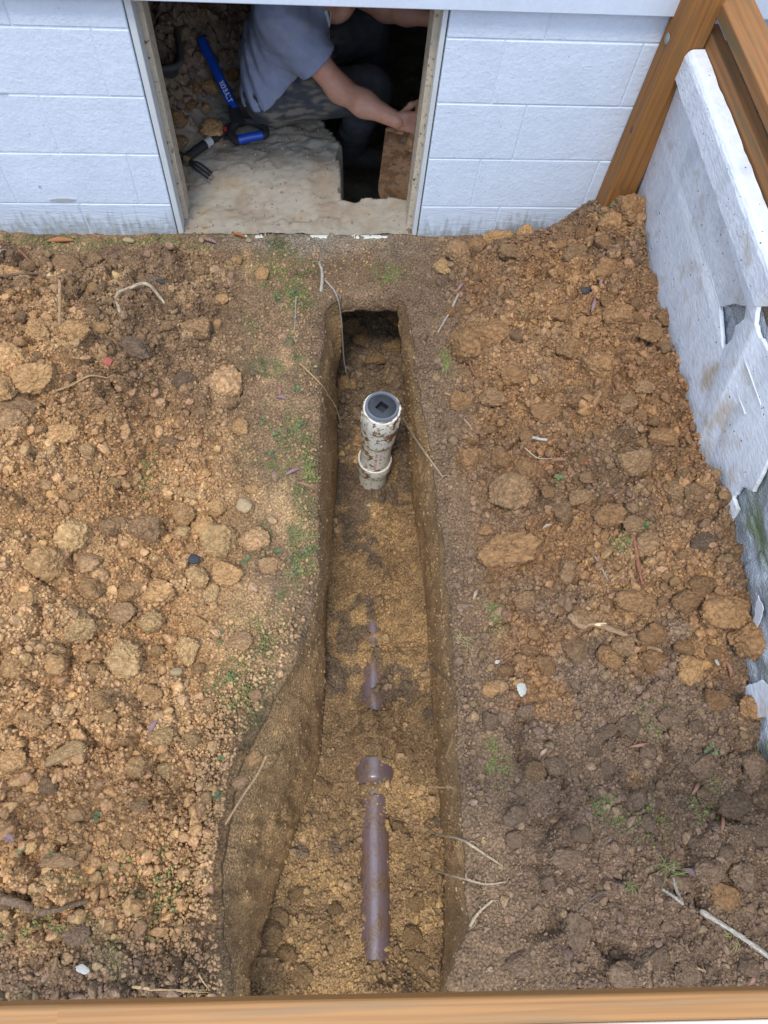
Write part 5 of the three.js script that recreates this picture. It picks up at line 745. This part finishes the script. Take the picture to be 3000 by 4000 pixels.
// ---------------------------------------------------------------- the worker, sitting on the edge of the pit
{
  const J = { pel: [-0.12, 0.17, -0.61], hipR: [-0.125, 0.165, -0.53], hipL: [-0.115, 0.165, -0.69], kneeR: [0.235, 0.185, -0.53], ankR: [0.18, -0.17, -0.665], heelR: [0.14, -0.215, -0.67], toeR: [0.335, -0.225, -0.645], kneeL: [0.24, 0.20, -0.86], ankL: [0.30, -0.2, -0.90], toeL: [0.44, -0.24, -0.90],
    wstR: [-0.115, 0.25, -0.565], wstL: [-0.115, 0.25, -0.665], chR: [-0.045, 0.41, -0.555], chL: [-0.04, 0.41, -0.685], shR: [-0.078, 0.485, -0.475], shL: [0.0, 0.50, -0.75], neck: [0.005, 0.535, -0.60], head: [0.055, 0.575, -0.60],
    elbR: [0.118, 0.285, -0.405], wriR: [0.312, 0.288, -0.25], elbL: [0.30, 0.345, -0.76], wriL: [0.465, 0.395, -0.63] };
  const torso = [[J.hipR, J.wstR, 0.105, 0.092], [J.hipL, J.wstL, 0.105, 0.092], [J.wstR, J.chR, 0.092, 0.108], [J.wstL, J.chL, 0.092, 0.108], [J.chR, J.shR, 0.10, 0.062], [J.chL, J.shL, 0.10, 0.062], [J.chR, J.neck, 0.09, 0.07], [J.chL, J.neck, 0.09, 0.07]];
  const armR = [[J.shR, J.elbR, 0.056, 0.040], [J.elbR, [0.20, 0.285, -0.335], 0.041, 0.040], [[0.20, 0.285, -0.335], J.wriR, 0.040, 0.027]], armL = [[J.shL, J.elbL, 0.054, 0.041], [J.elbL, [0.37, 0.365, -0.71], 0.042, 0.039], [[0.37, 0.365, -0.71], J.wriL, 0.039, 0.027]];
  const head = [[[0.000, 0.495, -0.600], [0.035, 0.535, -0.600], 0.056, 0.06], [[0.025, 0.565, -0.600], [0.070, 0.540, -0.600], 0.085, 0.08], [[0.070, 0.485, -0.600], [0.100, 0.440, -0.600], 0.062, 0.040], [[0.100, 0.430, -0.600], [0.113, 0.420, -0.600], 0.028, 0.02], [[0.120, 0.485, -0.600], [0.163, 0.452, -0.600], 0.014, 0.016], [[0.133, 0.433, -0.615], [0.133, 0.433, -0.585], 0.014, 0.014], [[0.140, 0.449, -0.612], [0.140, 0.449, -0.588], 0.012, 0.012], [[0.055, 0.520, -0.515], [0.045, 0.540, -0.512], 0.014, 0.018], [[0.125, 0.520, -0.630], [0.125, 0.520, -0.570], 0.014, 0.014]];
  const legs = [[J.hipR, J.kneeR, 0.098, 0.066], [J.hipL, J.kneeL, 0.098, 0.066], [J.kneeR, J.ankR, 0.062, 0.045], [J.kneeL, J.ankL, 0.062, 0.045]];
  const feet = [[J.heelR, J.toeR, 0.04, 0.032], [J.ankL, J.toeL, 0.04, 0.032]];
  // a hand closed round the shaft: palm, four fingers and the thumb as chains of their own
  function hand(w, ax, grip, side) { // w wrist, ax direction of the shaft, grip point on the shaft
    const W = V(...w), G = V(...grip), A = V(...ax).normalize(), F = G.clone().sub(W); F.addScaledVector(A, -F.dot(A)).normalize(); const N = A.clone().cross(F).multiplyScalar(side), b = [], p = v => [v.x, v.y, v.z];
    const K = []; for (let i = 0; i < 4; i++) K.push(W.clone().addScaledVector(F, 0.072 - 0.003 * Math.abs(i - 1.2)).addScaledVector(A, 0.030 - i * 0.019).addScaledVector(N, 0.016));
    for (let i = 0; i < 4; i++) { b.push([p(W.clone().addScaledVector(A, 0.012 - i * 0.008)), p(K[i]), 0.017, 0.0115]); const L = [1, 1.08, 1.0, 0.8][i]; let q = K[i].clone(), ang = 0.35; for (let s = 0; s < 3; s++) { const d = F.clone().multiplyScalar(Math.cos(ang)).addScaledVector(N, -Math.sin(ang)), e = q.clone().addScaledVector(d, [0.034, 0.024, 0.019][s] * L); b.push([p(q), p(e), 0.0098 - s * 0.0008, 0.0092 - s * 0.0009]); q = e; ang += 0.95; } }
    let q = W.clone().addScaledVector(F, 0.018).addScaledVector(A, 0.018).addScaledVector(N, -0.006), e = q.clone().addScaledVector(F, 0.030).addScaledVector(A, 0.026).addScaledVector(N, -0.014); b.push([p(q), p(e), 0.0145, 0.0105]); let e2 = e.clone().addScaledVector(F, 0.028).addScaledVector(A, 0.010).addScaledVector(N, -0.002); b.push([p(e), p(e2), 0.0105, 0.0095]); b.push([p(e2), p(e2.clone().addScaledVector(F, 0.018).addScaledVector(N, 0.010)), 0.0095, 0.0085]);
    return b;
  }
  const hR = hand(J.wriR, [0.10, 0.96, -0.26], [0.372, 0.26, -0.255], -1), hL = hand(J.wriL, [0, 1, 0.1], [0.545, 0.40, -0.60], 1);
  const t = group('person');
  const skin = new THREE.MeshPhysicalMaterial({ vertexColors: true, roughness: 0.55, sheen: 0.2, sheenRoughness: 0.6 });
  const skinC = (x, y, z) => { const m = 1 + 0.22 * fbm(x * 18, y * 18, z * 18, 3) + 0.12 * n3(x * 90, y * 90, z * 90), r = Math.max(0, n3(x * 30, y * 30, z * 30)) * 0.08; const lip = Math.hypot(x - 0.137, y - 0.439, (z + 0.6) * 0.5) < 0.02 ? 1 : 0; return lip ? [0.52, 0.20, 0.155] : [0.50 * m, (0.262 - r - 0.035 * Math.max(0, fbm(x * 7, y * 7, z * 7, 2))) * m, (0.178 - r) * m]; };
  const bodyF = field([...torso.map(b => [b[0], b[1], b[2] - 0.012, b[3] - 0.012]), ...armR, ...armL, ...head, ...legs.map(b => [b[0], b[1], b[2] - 0.014, b[3] - 0.014]), ...feet.map(b => [b[0], b[1], b[2] - 0.01, b[3] - 0.01])], 0.035);
  const geos = [netMesh((x, y, z) => bodyF(x, y, z), [-0.27, -0.28, -0.98], [0.53, 0.71, -0.2], 0.0095)];
  for (const [h, w] of [[hR, J.wriR], [hL, J.wriL]]) { const wr = h.map(q => q); const f = field(wr, 0.008); geos.push(netMesh(f, [w[0] - 0.06, w[1] - 0.1, w[2] - 0.11], [w[0] + 0.16, w[1] + 0.11, w[2] + 0.12], 0.0034)); }
  mesh('body', paint(mergeGeometries(geos), skinC), skin, t);
  // shirt: trunk and sleeves, with folds drawn to the shoulder and hem
  const sl = (a, b, k) => [lerp(a[0], b[0], k), lerp(a[1], b[1], k), lerp(a[2], b[2], k)];
  const shirtB = [...torso.map(b => [b[0], b[1], b[2] + 0.012, b[3] + 0.014]), [J.shR, sl(J.shR, J.elbR, 0.60), 0.074, 0.072], [J.shL, sl(J.shL, J.elbL, 0.5), 0.074, 0.070]];
  const sf0 = field(shirtB, 0.05);
  const dirR = V(J.elbR[0] - J.shR[0], J.elbR[1] - J.shR[1], J.elbR[2] - J.shR[2]).normalize(), cutR = V(...sl(J.shR, J.elbR, 0.62));
  const shirtF = (x, y, z) => {
    let d = sf0(x, y, z);
    const fold = 0.011 * Math.sin((y * 1.0 + x * 0.8 + 0.05 * fbm(x * 7, y * 7, z * 7, 2)) * 85 + 5 * fbm(x * 5, y * 4, z * 5, 2)) * Math.max(0, fbm(x * 6, y * 6, z * 6 + 3, 2) + 0.15) + 0.016 * fbm(x * 9, y * 16, z * 9, 3) * ss(0.2, 0.26, y) + 0.006 * Math.sin((x + 0.24) * 130 + y * 60) * Math.exp(-(((x + 0.2) / 0.05) ** 2));
    d += fold;
    d = Math.max(d, (x - cutR.x) * dirR.x + (y - cutR.y) * dirR.y + (z - cutR.z) * dirR.z - 0.002); // sleeve hem
    const hem = 0.180 + (x + 0.12) * 0.22 + 0.004 * fbm(x * 12, 2, z * 12, 2); d = Math.max(d, hem - y); d = Math.max(d, y - 0.60 + Math.max(0, x) * 0.3);
    return d;
  };
  const inner = (x, y, z) => Math.max(shirtF(x, y, z), -(shirtF(x, y, z) + 0.016));
  const cloth = new THREE.MeshPhysicalMaterial({ vertexColors: true, roughness: 0.95, sheen: 0.4, sheenRoughness: 0.8, bumpMap: soilBump, bumpScale: 0.0006 });
  const shirt = mesh('shirt', paint(netMesh(shirtF, [-0.28, 0.12, -0.90], [0.22, 0.66, -0.36], 0.0075), (x, y, z) => { const m = 1 + 0.12 * fbm(x * 60, y * 60, z * 60, 2) + 0.2 * fbm(x * 9, y * 9, z * 9, 3); let c = [0.235 * m, 0.265 * m, 0.375 * m]; const dust = Math.max(0, fbm(x * 20, y * 20, z * 20 + 8, 3) - 0.12) * 1.6; return mix3(c, [0.36, 0.31, 0.25], Math.min(0.4, dust)); }), cloth, t);
  shirt.userData.label = 'slate blue short sleeved T-shirt with white lettering';
  { // white letters on the chest, laid on the cloth
    const font = await new FontLoader().loadAsync('fonts/droid/droid_sans_bold.typeface.json'), n = V(0.80, 0.28, 0.53).normalize(), right = V(0.55, 0.0, -0.83).normalize(), up = n.clone().cross(right).normalize().multiplyScalar(-1); if (up.y < 0) up.negate();
    const lay = (txt, size, ox, oy, name) => { const g = new TextGeometry(txt, { font, size, depth: 0.001, curveSegments: 5 }); const q = g.toNonIndexed ? g : g, p = q.attributes.position; for (let i = 0; i < p.count; i++) { const o = V(-0.03, 0.385, -0.585).addScaledVector(right, p.getX(i) + ox).addScaledVector(up, p.getY(i) + oy); let s = 0.25; for (let k = 0; k < 60; k++) { const w = o.clone().addScaledVector(n, s), d = shirtF(w.x, w.y, w.z); if (d < 0.0015) break; s -= Math.max(0.001, d * 0.6); } o.addScaledVector(n, s + p.getZ(i) + 0.0012); p.setXYZ(i, o.x, o.y, o.z); } q.computeVertexNormals(); mesh(name, q, new THREE.MeshStandardMaterial({ color: C(0.66, 0.68, 0.68), roughness: 0.8, side: THREE.DoubleSide }), shirt); };
    lay('V', 0.062, -0.005, 0.00, 'print_letter'); lay('S', 0.055, -0.012, -0.075, 'print_letter');
  }
  // jeans and boots
  const jf0 = field([[J.hipR, J.wstR, 0.103, 0.088], [J.hipL, J.wstL, 0.103, 0.088], [J.hipR, J.kneeR, 0.103, 0.078], [J.hipL, J.kneeL, 0.105, 0.078], [J.kneeR, J.ankR, 0.075, 0.062], [J.kneeL, J.ankL, 0.075, 0.062]], 0.045);
  const jeansF = (x, y, z) => Math.max(jf0(x, y, z) + 0.010 * fbm(x * 14, y * 22, z * 14, 3) + 0.005 * Math.sin((x * 0.7 + y) * 120 + 4 * fbm(x * 6, y * 6, z * 6, 2)) * Math.max(0, fbm(x * 5, y * 5, z * 5 + 2, 2) + 0.1), y - 0.232 + (x + 0.12) * 0.1 - 0.4 * ss(-0.08, 0.06, x));
  const jeans = mesh('trousers', paint(netMesh(jeansF, [-0.27, -0.26, -1.0], [0.42, 0.30, -0.38], 0.0085), (x, y, z) => { const m = 1 + 0.5 * fbm(x * 40, y * 40, z * 40, 2), dust = ss(0.0, 0.3, fbm(x * 14, y * 50, z * 14, 4) + 0.2 * Math.exp(-(((x + 0.02) / 0.12) ** 2)) * (y < 0.17 ? 1 : 0.2)); return mix3([0.05 * m, 0.052 * m, 0.06 * m], [0.30, 0.25, 0.18], 0.55 * dust * ss(0.2, 0.05, x)); }), cloth, t); jeans.userData.label = 'dark dusty work trousers';
  const bf = field([[J.heelR, J.toeR, 0.052, 0.045], [J.ankR, J.heelR, 0.058, 0.052], [J.ankL, J.toeL, 0.052, 0.045]], 0.03);
  mesh('boots', paint(netMesh((x, y, z) => Math.max(bf(x, y, z), -0.272 - y), [0.05, -0.32, -0.99], [0.52, -0.08, -0.56], 0.009), (x, y, z) => { const m = 1 + 0.6 * fbm(x * 30, y * 30, z * 30, 3); return [0.05 * m, 0.044 * m, 0.038 * m]; }), cloth, t);
  mesh('hair', paint(netMesh((x, y, z) => { const d = field([[[0.015, 0.575, -0.60], [0.055, 0.565, -0.60], 0.096, 0.088]], 0.02)(x, y, z) + 0.006 * fbm(x * 60, y * 60, z * 60, 2); return Math.max(d, (x - 0.05) * 0.9 - (y - 0.565) * 1.2); }, [-0.12, 0.48, -0.74], [0.2, 0.74, -0.46], 0.008), () => [0.05, 0.035, 0.025]), cloth, t);
  tag(t, 'person in slate blue T-shirt sitting at the pit edge reaching for a shovel', 'person');
}
// ---------------------------------------------------------------- tools
{
  const rust = new THREE.MeshStandardMaterial({ roughness: 0.75, metalness: 0.1, map: tex(512, 512, (u, v) => { const a = pf(u, v, 5, 3, 4), b = pf(u, v, 18, 9, 4), c = pf(u, v, 60, 5, 2); let q = mix3([0.58, 0.45, 0.33], [0.46, 0.33, 0.22], ss(-0.1, 0.25, a + 0.4 * b)); q = mix3(q, [0.40, 0.38, 0.36], ss(0.2, 0.4, b + 0.2 * c)); return mix3(q, [0.34, 0.23, 0.15], ss(0.18, 0.34, c + 0.3 * b)); }), side: THREE.DoubleSide });
  const t = group('digging_shovel', 0.362, 0.0, -0.215);
  const P = [], U = [], I = [], n = 26, m = 22; for (const s of [0, 1]) for (let j = 0; j <= n; j++) { const v = j / n, y = 0.26 - v * 0.34, w = 0.102 * (v < 0.7 ? 1 : Math.sqrt(Math.max(0.02, 1 - ((v - 0.7) / 0.32) ** 2))) * (0.92 + 0.10 * v); for (let i = 0; i <= m; i++) { const u = i / m * 2 - 1, dip = 0.05 * (1 - u * u) * (1 - 0.3 * v) ; P.push(u * w, y - 0.012 * (1 - Math.abs(u)) * (v < 0.05 ? 1 : 0), -dip + s * 0.0025 + 0.02 * v); U.push(u * 0.25 + 0.5, v); } }
  const st = (n + 1) * (m + 1); for (const s of [0, 1]) for (let j = 0; j < n; j++) for (let i = 0; i < m; i++) { const a = s * st + j * (m + 1) + i, b = a + m + 1; s ? I.push(a, b, a + 1, a + 1, b, b + 1) : I.push(a, a + 1, b, a + 1, b + 1, b); }
  const g = new THREE.BufferGeometry(); g.setAttribute('position', new THREE.Float32BufferAttribute(P, 3)); g.setAttribute('uv', new THREE.Float32BufferAttribute(U, 2)); g.setIndex(I); g.computeVertexNormals();
  const bl = mesh('blade', g, rust, t); bl.userData.label = 'rusty curved shovel blade';
  for (const s of [-1, 1]) { const q = box(0.062, 0.004, 0.016, s * 0.060, 0.261, 0.004, 0.0015); mesh('tread', uvBox(q, 4), rust, bl); }
  const so = new THREE.CylinderGeometry(0.019, 0.024, 0.17, 20); so.translate(0, 0.085, 0); so.rotateX(-0.26); so.rotateZ(-0.08); so.translate(0.0, 0.19, -0.018); mesh('socket', so, rust, t);
  const sh = new THREE.CylinderGeometry(0.0165, 0.0175, 0.52, 18); sh.translate(0, 0.26, 0); sh.rotateX(-0.26); sh.rotateZ(-0.08); sh.translate(0.012, 0.34, -0.058); mesh('shaft', sh, new THREE.MeshStandardMaterial({ color: C(0.30, 0.22, 0.14), roughness: 0.7, map: greyWood }), t);
  t.rotation.y = -0.35; tag(t, 'rusty round shovel held upright in the pit beside the door frame', 'shovel');
}
{
  const blue = new THREE.MeshPhysicalMaterial({ color: C(0.008, 0.065, 0.42), roughness: 0.38, clearcoat: 0.3, map: tex(256, 256, (u, v) => { const a = pf(u, v, 10, 3, 4), d = ss(0.12, 0.3, a + 0.4 * pf(u, v, 60, 8, 2)); return mix3([0.92, 0.92, 0.92], [1, 1, 1], 1 - d); }) }), black = new THREE.MeshStandardMaterial({ color: C(0.018, 0.018, 0.02), roughness: 0.5, bumpMap: soilBump, bumpScale: 0.0008 }), white = new THREE.MeshStandardMaterial({ color: C(0.62, 0.68, 0.78), roughness: 0.6 });
  const t = group('d_handle_spade'), a = V(-0.385, 0.215, -0.755), b = V(-0.268, 0.128, -0.50), dir = b.clone().sub(a).normalize(), L = a.distanceTo(b);
  const shaft = new THREE.LatheGeometry([[0, -0.004], [0.012, -0.002], [0.0175, 0.006], [0.0185, 0.02], [0.0175, L + 0.01], [0.0, L + 0.012]].map(p => new THREE.Vector2(p[0], p[1])), 32);
  const sm = mesh('shaft', shaft, blue, t); sm.position.copy(a); sm.quaternion.setFromUnitVectors(V(0, 1, 0), dir);
  // yoke: neck, two arms, cross grip, lying on the dirt
  const tube = (pts, r, m, n, par = t, s = 14, seg = 32) => mesh(n, new THREE.TubeGeometry(new THREE.CatmullRomCurve3(pts.map(p => V(...p)), false, 'centripetal'), seg, r, s), m, par);
  const nk = new THREE.CylinderGeometry(0.030, 0.0205, 0.075, 20); nk.scale(1, 1, 0.62); nk.translate(0, 0.0375, 0); const nm = mesh('yoke_neck', nk, black, t); nm.position.copy(b).addScaledVector(dir, -0.006); nm.quaternion.setFromUnitVectors(V(0, 1, 0), V(0.30, -0.26, 0.92).normalize());
  const yoke = tube([[-0.256, 0.110, -0.452], [-0.275, 0.104, -0.425], [-0.281, 0.10, -0.402], [-0.270, 0.096, -0.380], [-0.256, 0.094, -0.372]], 0.0155, black, 'yoke_arm');
  tube([[-0.250, 0.112, -0.452], [-0.215, 0.106, -0.458], [-0.178, 0.102, -0.450], [-0.158, 0.098, -0.428], [-0.154, 0.094, -0.408], [-0.164, 0.093, -0.402]], 0.0150, black, 'yoke_arm');
  tube([[-0.258, 0.093, -0.3735], [-0.21, 0.0945, -0.388], [-0.162, 0.093, -0.403]], 0.0165, blue, 'cross_grip');
  for (const q of [[-0.259, 0.093, -0.373], [-0.161, 0.093, -0.4035]]) { const s = new THREE.SphereGeometry(0.0175, 18, 12); s.translate(...q); mesh('grip_end', s, black, t); }
  { // maker's name along the shaft, on the side that faces up and out of the opening
    const font = await new FontLoader().loadAsync('fonts/droid/droid_sans_bold.typeface.json'), g = new TextGeometry('KOBALT', { font, size: 0.0185, depth: 0.0006, curveSegments: 4 }); g.computeBoundingBox(); const w = g.boundingBox.max.x, h = g.boundingBox.max.y, p = g.attributes.position;
    const vx = V(0, 0.72, 0.70), out = vx.addScaledVector(dir, -vx.dot(dir)).normalize(), sd = dir.clone().cross(out).normalize(), R = 0.0182;
    for (let i = 0; i < p.count; i++) { const s = L * 0.985 - 0.098 + p.getX(i) / w * 0.088, th = (p.getY(i) - h / 2) / R * -1, rr = R + 0.0004 + p.getZ(i); const o = a.clone().addScaledVector(dir, s).addScaledVector(out, Math.cos(th) * rr).addScaledVector(sd, Math.sin(th) * rr); p.setXYZ(i, o.x, o.y, o.z); } g.computeVertexNormals(); white.side = THREE.DoubleSide; mesh('lettering', g, white, sm).applyMatrix4(new THREE.Matrix4().compose(sm.position, sm.quaternion, V(1, 1, 1)).invert());
  }
  tag(t, 'blue and black D-handle spade lying on the crawl space dirt', 'spade');
  // club hammer with black grip, half under the spade
  const hm = group('hand_hammer'), steel = new THREE.MeshStandardMaterial({ color: C(0.16, 0.165, 0.17), metalness: 0.5, roughness: 0.55, bumpMap: soilBump, bumpScale: 0.001 }), red = new THREE.MeshStandardMaterial({ color: C(0.55, 0.05, 0.04), roughness: 0.5 }), lab = new THREE.MeshStandardMaterial({ color: C(0.45, 0.46, 0.46), roughness: 0.6 });
  tube([[-0.432, 0.093, -0.283], [-0.40, 0.095, -0.318], [-0.355, 0.094, -0.362]], 0.0165, black, 'rubber_grip', hm); tube([[-0.355, 0.094, -0.362], [-0.30, 0.092, -0.418]], 0.0125, black, 'handle', hm); tube([[-0.371, 0.0955, -0.346], [-0.352, 0.0955, -0.366]], 0.0172, lab, 'label_band', hm); tube([[-0.306, 0.092, -0.412], [-0.294, 0.092, -0.424]], 0.0155, red, 'red_collar', hm); tube([[-0.325, 0.106, -0.398], [-0.312, 0.105, -0.411]], 0.006, red, 'red_mark', hm); tube([[-0.294, 0.090, -0.424], [-0.262, 0.084, -0.456]], 0.011, steel, 'steel_neck', hm);
  for (const q of [[-0.432, 0.093, -0.283]]) { const s = new THREE.SphereGeometry(0.0168, 16, 10); s.translate(...q); mesh('grip_end', s, black, hm); }
  const hd = new RoundedBoxGeometry(0.085, 0.03, 0.035, 3, 0.006); hd.rotateY(0.75); hd.translate(-0.335, 0.085, -0.452); mesh('head', hd, steel, hm);
  tag(hm, 'small hammer with black rubber grip and red collar beside the blue spade', 'hammer');
  const fk = group('hand_fork'), brass = new THREE.MeshStandardMaterial({ color: C(0.30, 0.21, 0.10), metalness: 0.5, roughness: 0.5 });
  tube([[-0.485, 0.098, -0.306], [-0.46, 0.098, -0.290], [-0.437, 0.095, -0.276]], 0.0125, black, 'handle', fk); tube([[-0.440, 0.095, -0.278], [-0.420, 0.092, -0.262]], 0.0135, brass, 'ferrule', fk);
  for (const k of [-1, 0, 1]) tube([[-0.422, 0.092, -0.264], [-0.40 - k * 0.008, 0.093, -0.245 + k * 0.012], [-0.352 - k * 0.007, 0.083, -0.206 + k * 0.013]], 0.0042, black, 'tine', fk, 8);
  tag(fk, 'black three tined hand fork with brass ferrule by the door frame', 'hand fork');
}
{ // tub of dirt
  const t = group('plastic_tub', -0.635, 0.115, -0.61), m = new THREE.MeshStandardMaterial({ color: C(0.085, 0.083, 0.08), roughness: 0.55, bumpMap: soilBump, bumpScale: 0.001 });
  const ring = (w, d, r, y) => { const o = []; for (const [sx, sz, a0] of [[1, 1, 0], [-1, 1, 1], [-1, -1, 2], [1, -1, 3]]) for (let k = 0; k <= 6; k++) { const a = (a0 + k / 6) * Math.PI / 2; o.push(V(sx * (w - r) + Math.cos(a) * r, y, sz * (d - r) + Math.sin(a) * r)); } return o; };
  const rim = new THREE.TubeGeometry(new THREE.CatmullRomCurve3(ring(0.188, 0.118, 0.05, 0.15), true), 120, 0.0105, 10, true); mesh('rim', rim, m, t);
  const A = ring(0.183, 0.113, 0.05, 0.15), Bq = ring(0.15, 0.085, 0.045, 0), P = [], I = []; for (let i = 0; i <= A.length; i++) { const a = A[i % A.length], b = Bq[i % A.length]; P.push(a.x, a.y, a.z, b.x, b.y, b.z); if (i < A.length) { const q = i * 2; I.push(q, q + 2, q + 1, q + 1, q + 2, q + 3); } } const g = new THREE.BufferGeometry(); g.setAttribute('position', new THREE.Float32BufferAttribute(P, 3)); g.setAttribute('uv', new THREE.Float32BufferAttribute(P.filter((_, i) => i % 3 < 2), 2)); g.setIndex(I); g.computeVertexNormals(); const wl = mesh('wall', g, new THREE.MeshStandardMaterial({ color: C(0.035, 0.036, 0.04), roughness: 0.6, side: THREE.DoubleSide }), t);
  mesh('base', box(0.29, 0.006, 0.16, 0, 0.003, 0), m, t);
  t.rotation.set(-0.02, 0.14, 0); tag(t, 'black plastic tub with rounded rim standing in the dirt pile', 'tub');
  const rows = []; for (let j = 0; j <= 40; j++) { const row = []; for (let i = 0; i <= 60; i++) { const x = lerp(-0.165, 0.165, i / 60), z = lerp(-0.095, 0.095, j / 40), y = 0.075 + 0.03 * fbm(x * 12, z * 12, 3, 2) + 0.03 * broken(x * 22, z * 22, 71) + 0.014 * broken(x * 50, z * 50, 73), v = 1 + 0.5 * fbm(x * 40, z * 40, 2, 2); row.push({ p: [x, y, z], c: [0.22 * v, 0.16 * v, 0.115 * v], uv: [x, z] }); } rows.push(row); }
  const d = mesh('tub_dirt', gridGeometry(rows), soilMat); d.position.copy(t.position); d.rotation.copy(t.rotation); tag(d, 'crumbly dark dirt heaped in the black tub', 'dirt');
  // sheet of plastic at the back, with straws
  const pr = []; for (let j = 0; j <= 30; j++) { const row = []; for (let i = 0; i <= 50; i++) { const x = lerp(-0.62, 0.06, i / 50), z = lerp(-1.45, -1.02, j / 30), y = 0.33 - 0.17 * (j / 30) + 0.03 * fbm(x * 6, z * 9, 3, 3) + 0.012 * Math.sin(x * 30 + 5 * fbm(x * 4, z * 4, 1, 2)); row.push({ p: [x, y, z], c: [0.10, 0.125, 0.16], uv: [x, z] }); } pr.push(row); }
  const ps = mesh('plastic_sheet', gridGeometry(pr), new THREE.MeshStandardMaterial({ vertexColors: true, roughness: 0.35, side: THREE.DoubleSide })); tag(ps, 'crumpled dark blue plastic sheet at the back of the crawl space', 'sheet');
  // the larger clods of the indoor pile
  const says = ['large ochre clod beside the blue spade handle', 'brown clod by the door frame below the tub', 'big brown clod in front of the plastic sheet', 'grey brown clod beside the butt of the blue spade', 'brown clod behind the black tub', 'small orange clod between tub and large ochre clod', 'small square clod near the large ochre clod', 'brown clod under the blue spade shaft', 'orange clod along the door frame', 'low brown clod near the hand fork', 'round brown clod in the middle of the indoor pile', 'rust brown clod beyond the blue spade shaft'];
  [[-0.352, -0.425, 0.11, 0.09, 'o'], [-0.47, -0.42, 0.075, 0.065, 'r'], [-0.385, -0.985, 0.12, 0.10, 'b'], [-0.385, -0.85, 0.085, 0.06, 'b'], [-0.56, -0.95, 0.08, 0.07, 'o'], [-0.43, -0.50, 0.06, 0.05, 'r'], [-0.375, -0.53, 0.04, 0.04, 't'], [-0.36, -0.63, 0.07, 0.06, 'o'], [-0.49, -0.36, 0.05, 0.06, 'r'], [-0.46, -0.345, 0.06, 0.05, 'b'], [-0.41, -0.58, 0.06, 0.05, 'b'], [-0.28, -0.72, 0.06, 0.05, 'r']].forEach(([x, z, w, h, tn], i) => { const o = mesh('indoor_clod', bigRocks[(i * 3) % 10], clodMats[tn][1]); o.scale.set(w * 0.5, Math.min(w, h) * 0.5, h * 0.5); o.rotation.y = i * 0.4; o.position.set(x, crawlH(x, z).h + Math.min(w, h) * 0.28, z); tag(o, says[i], 'clod'); });
}
// ---------------------------------------------------------------- railing at the near side
{
  const t = group('wooden_railing', 0.05, 0, 2.236); t.rotation.y = -0.052;
  mesh('top_rail', board(3.2, 0.045, 0.032, 0, 0.978, 0, 'x', 0.006, 0.31, 9), woodMat[3], t);
  mesh('backing_rail', board(3.2, 0.085, 0.036, 0, 0.95, 0.0355, 'x', 0.004, 0.8), new THREE.MeshStandardMaterial({ color: C(0.78, 0.74, 0.66), roughness: 0.7 }), t);
  for (const s of [-1, 1]) mesh('post', board(0.09, 1.3, 0.09, s * 1.45, 0.35, 0.10, 'y', 0.004, 0.4), woodMat[3], t);
  tag(t, 'honey coloured wooden railing in front of the trench end', 'railing');
}
renderer.render(scene, camera);
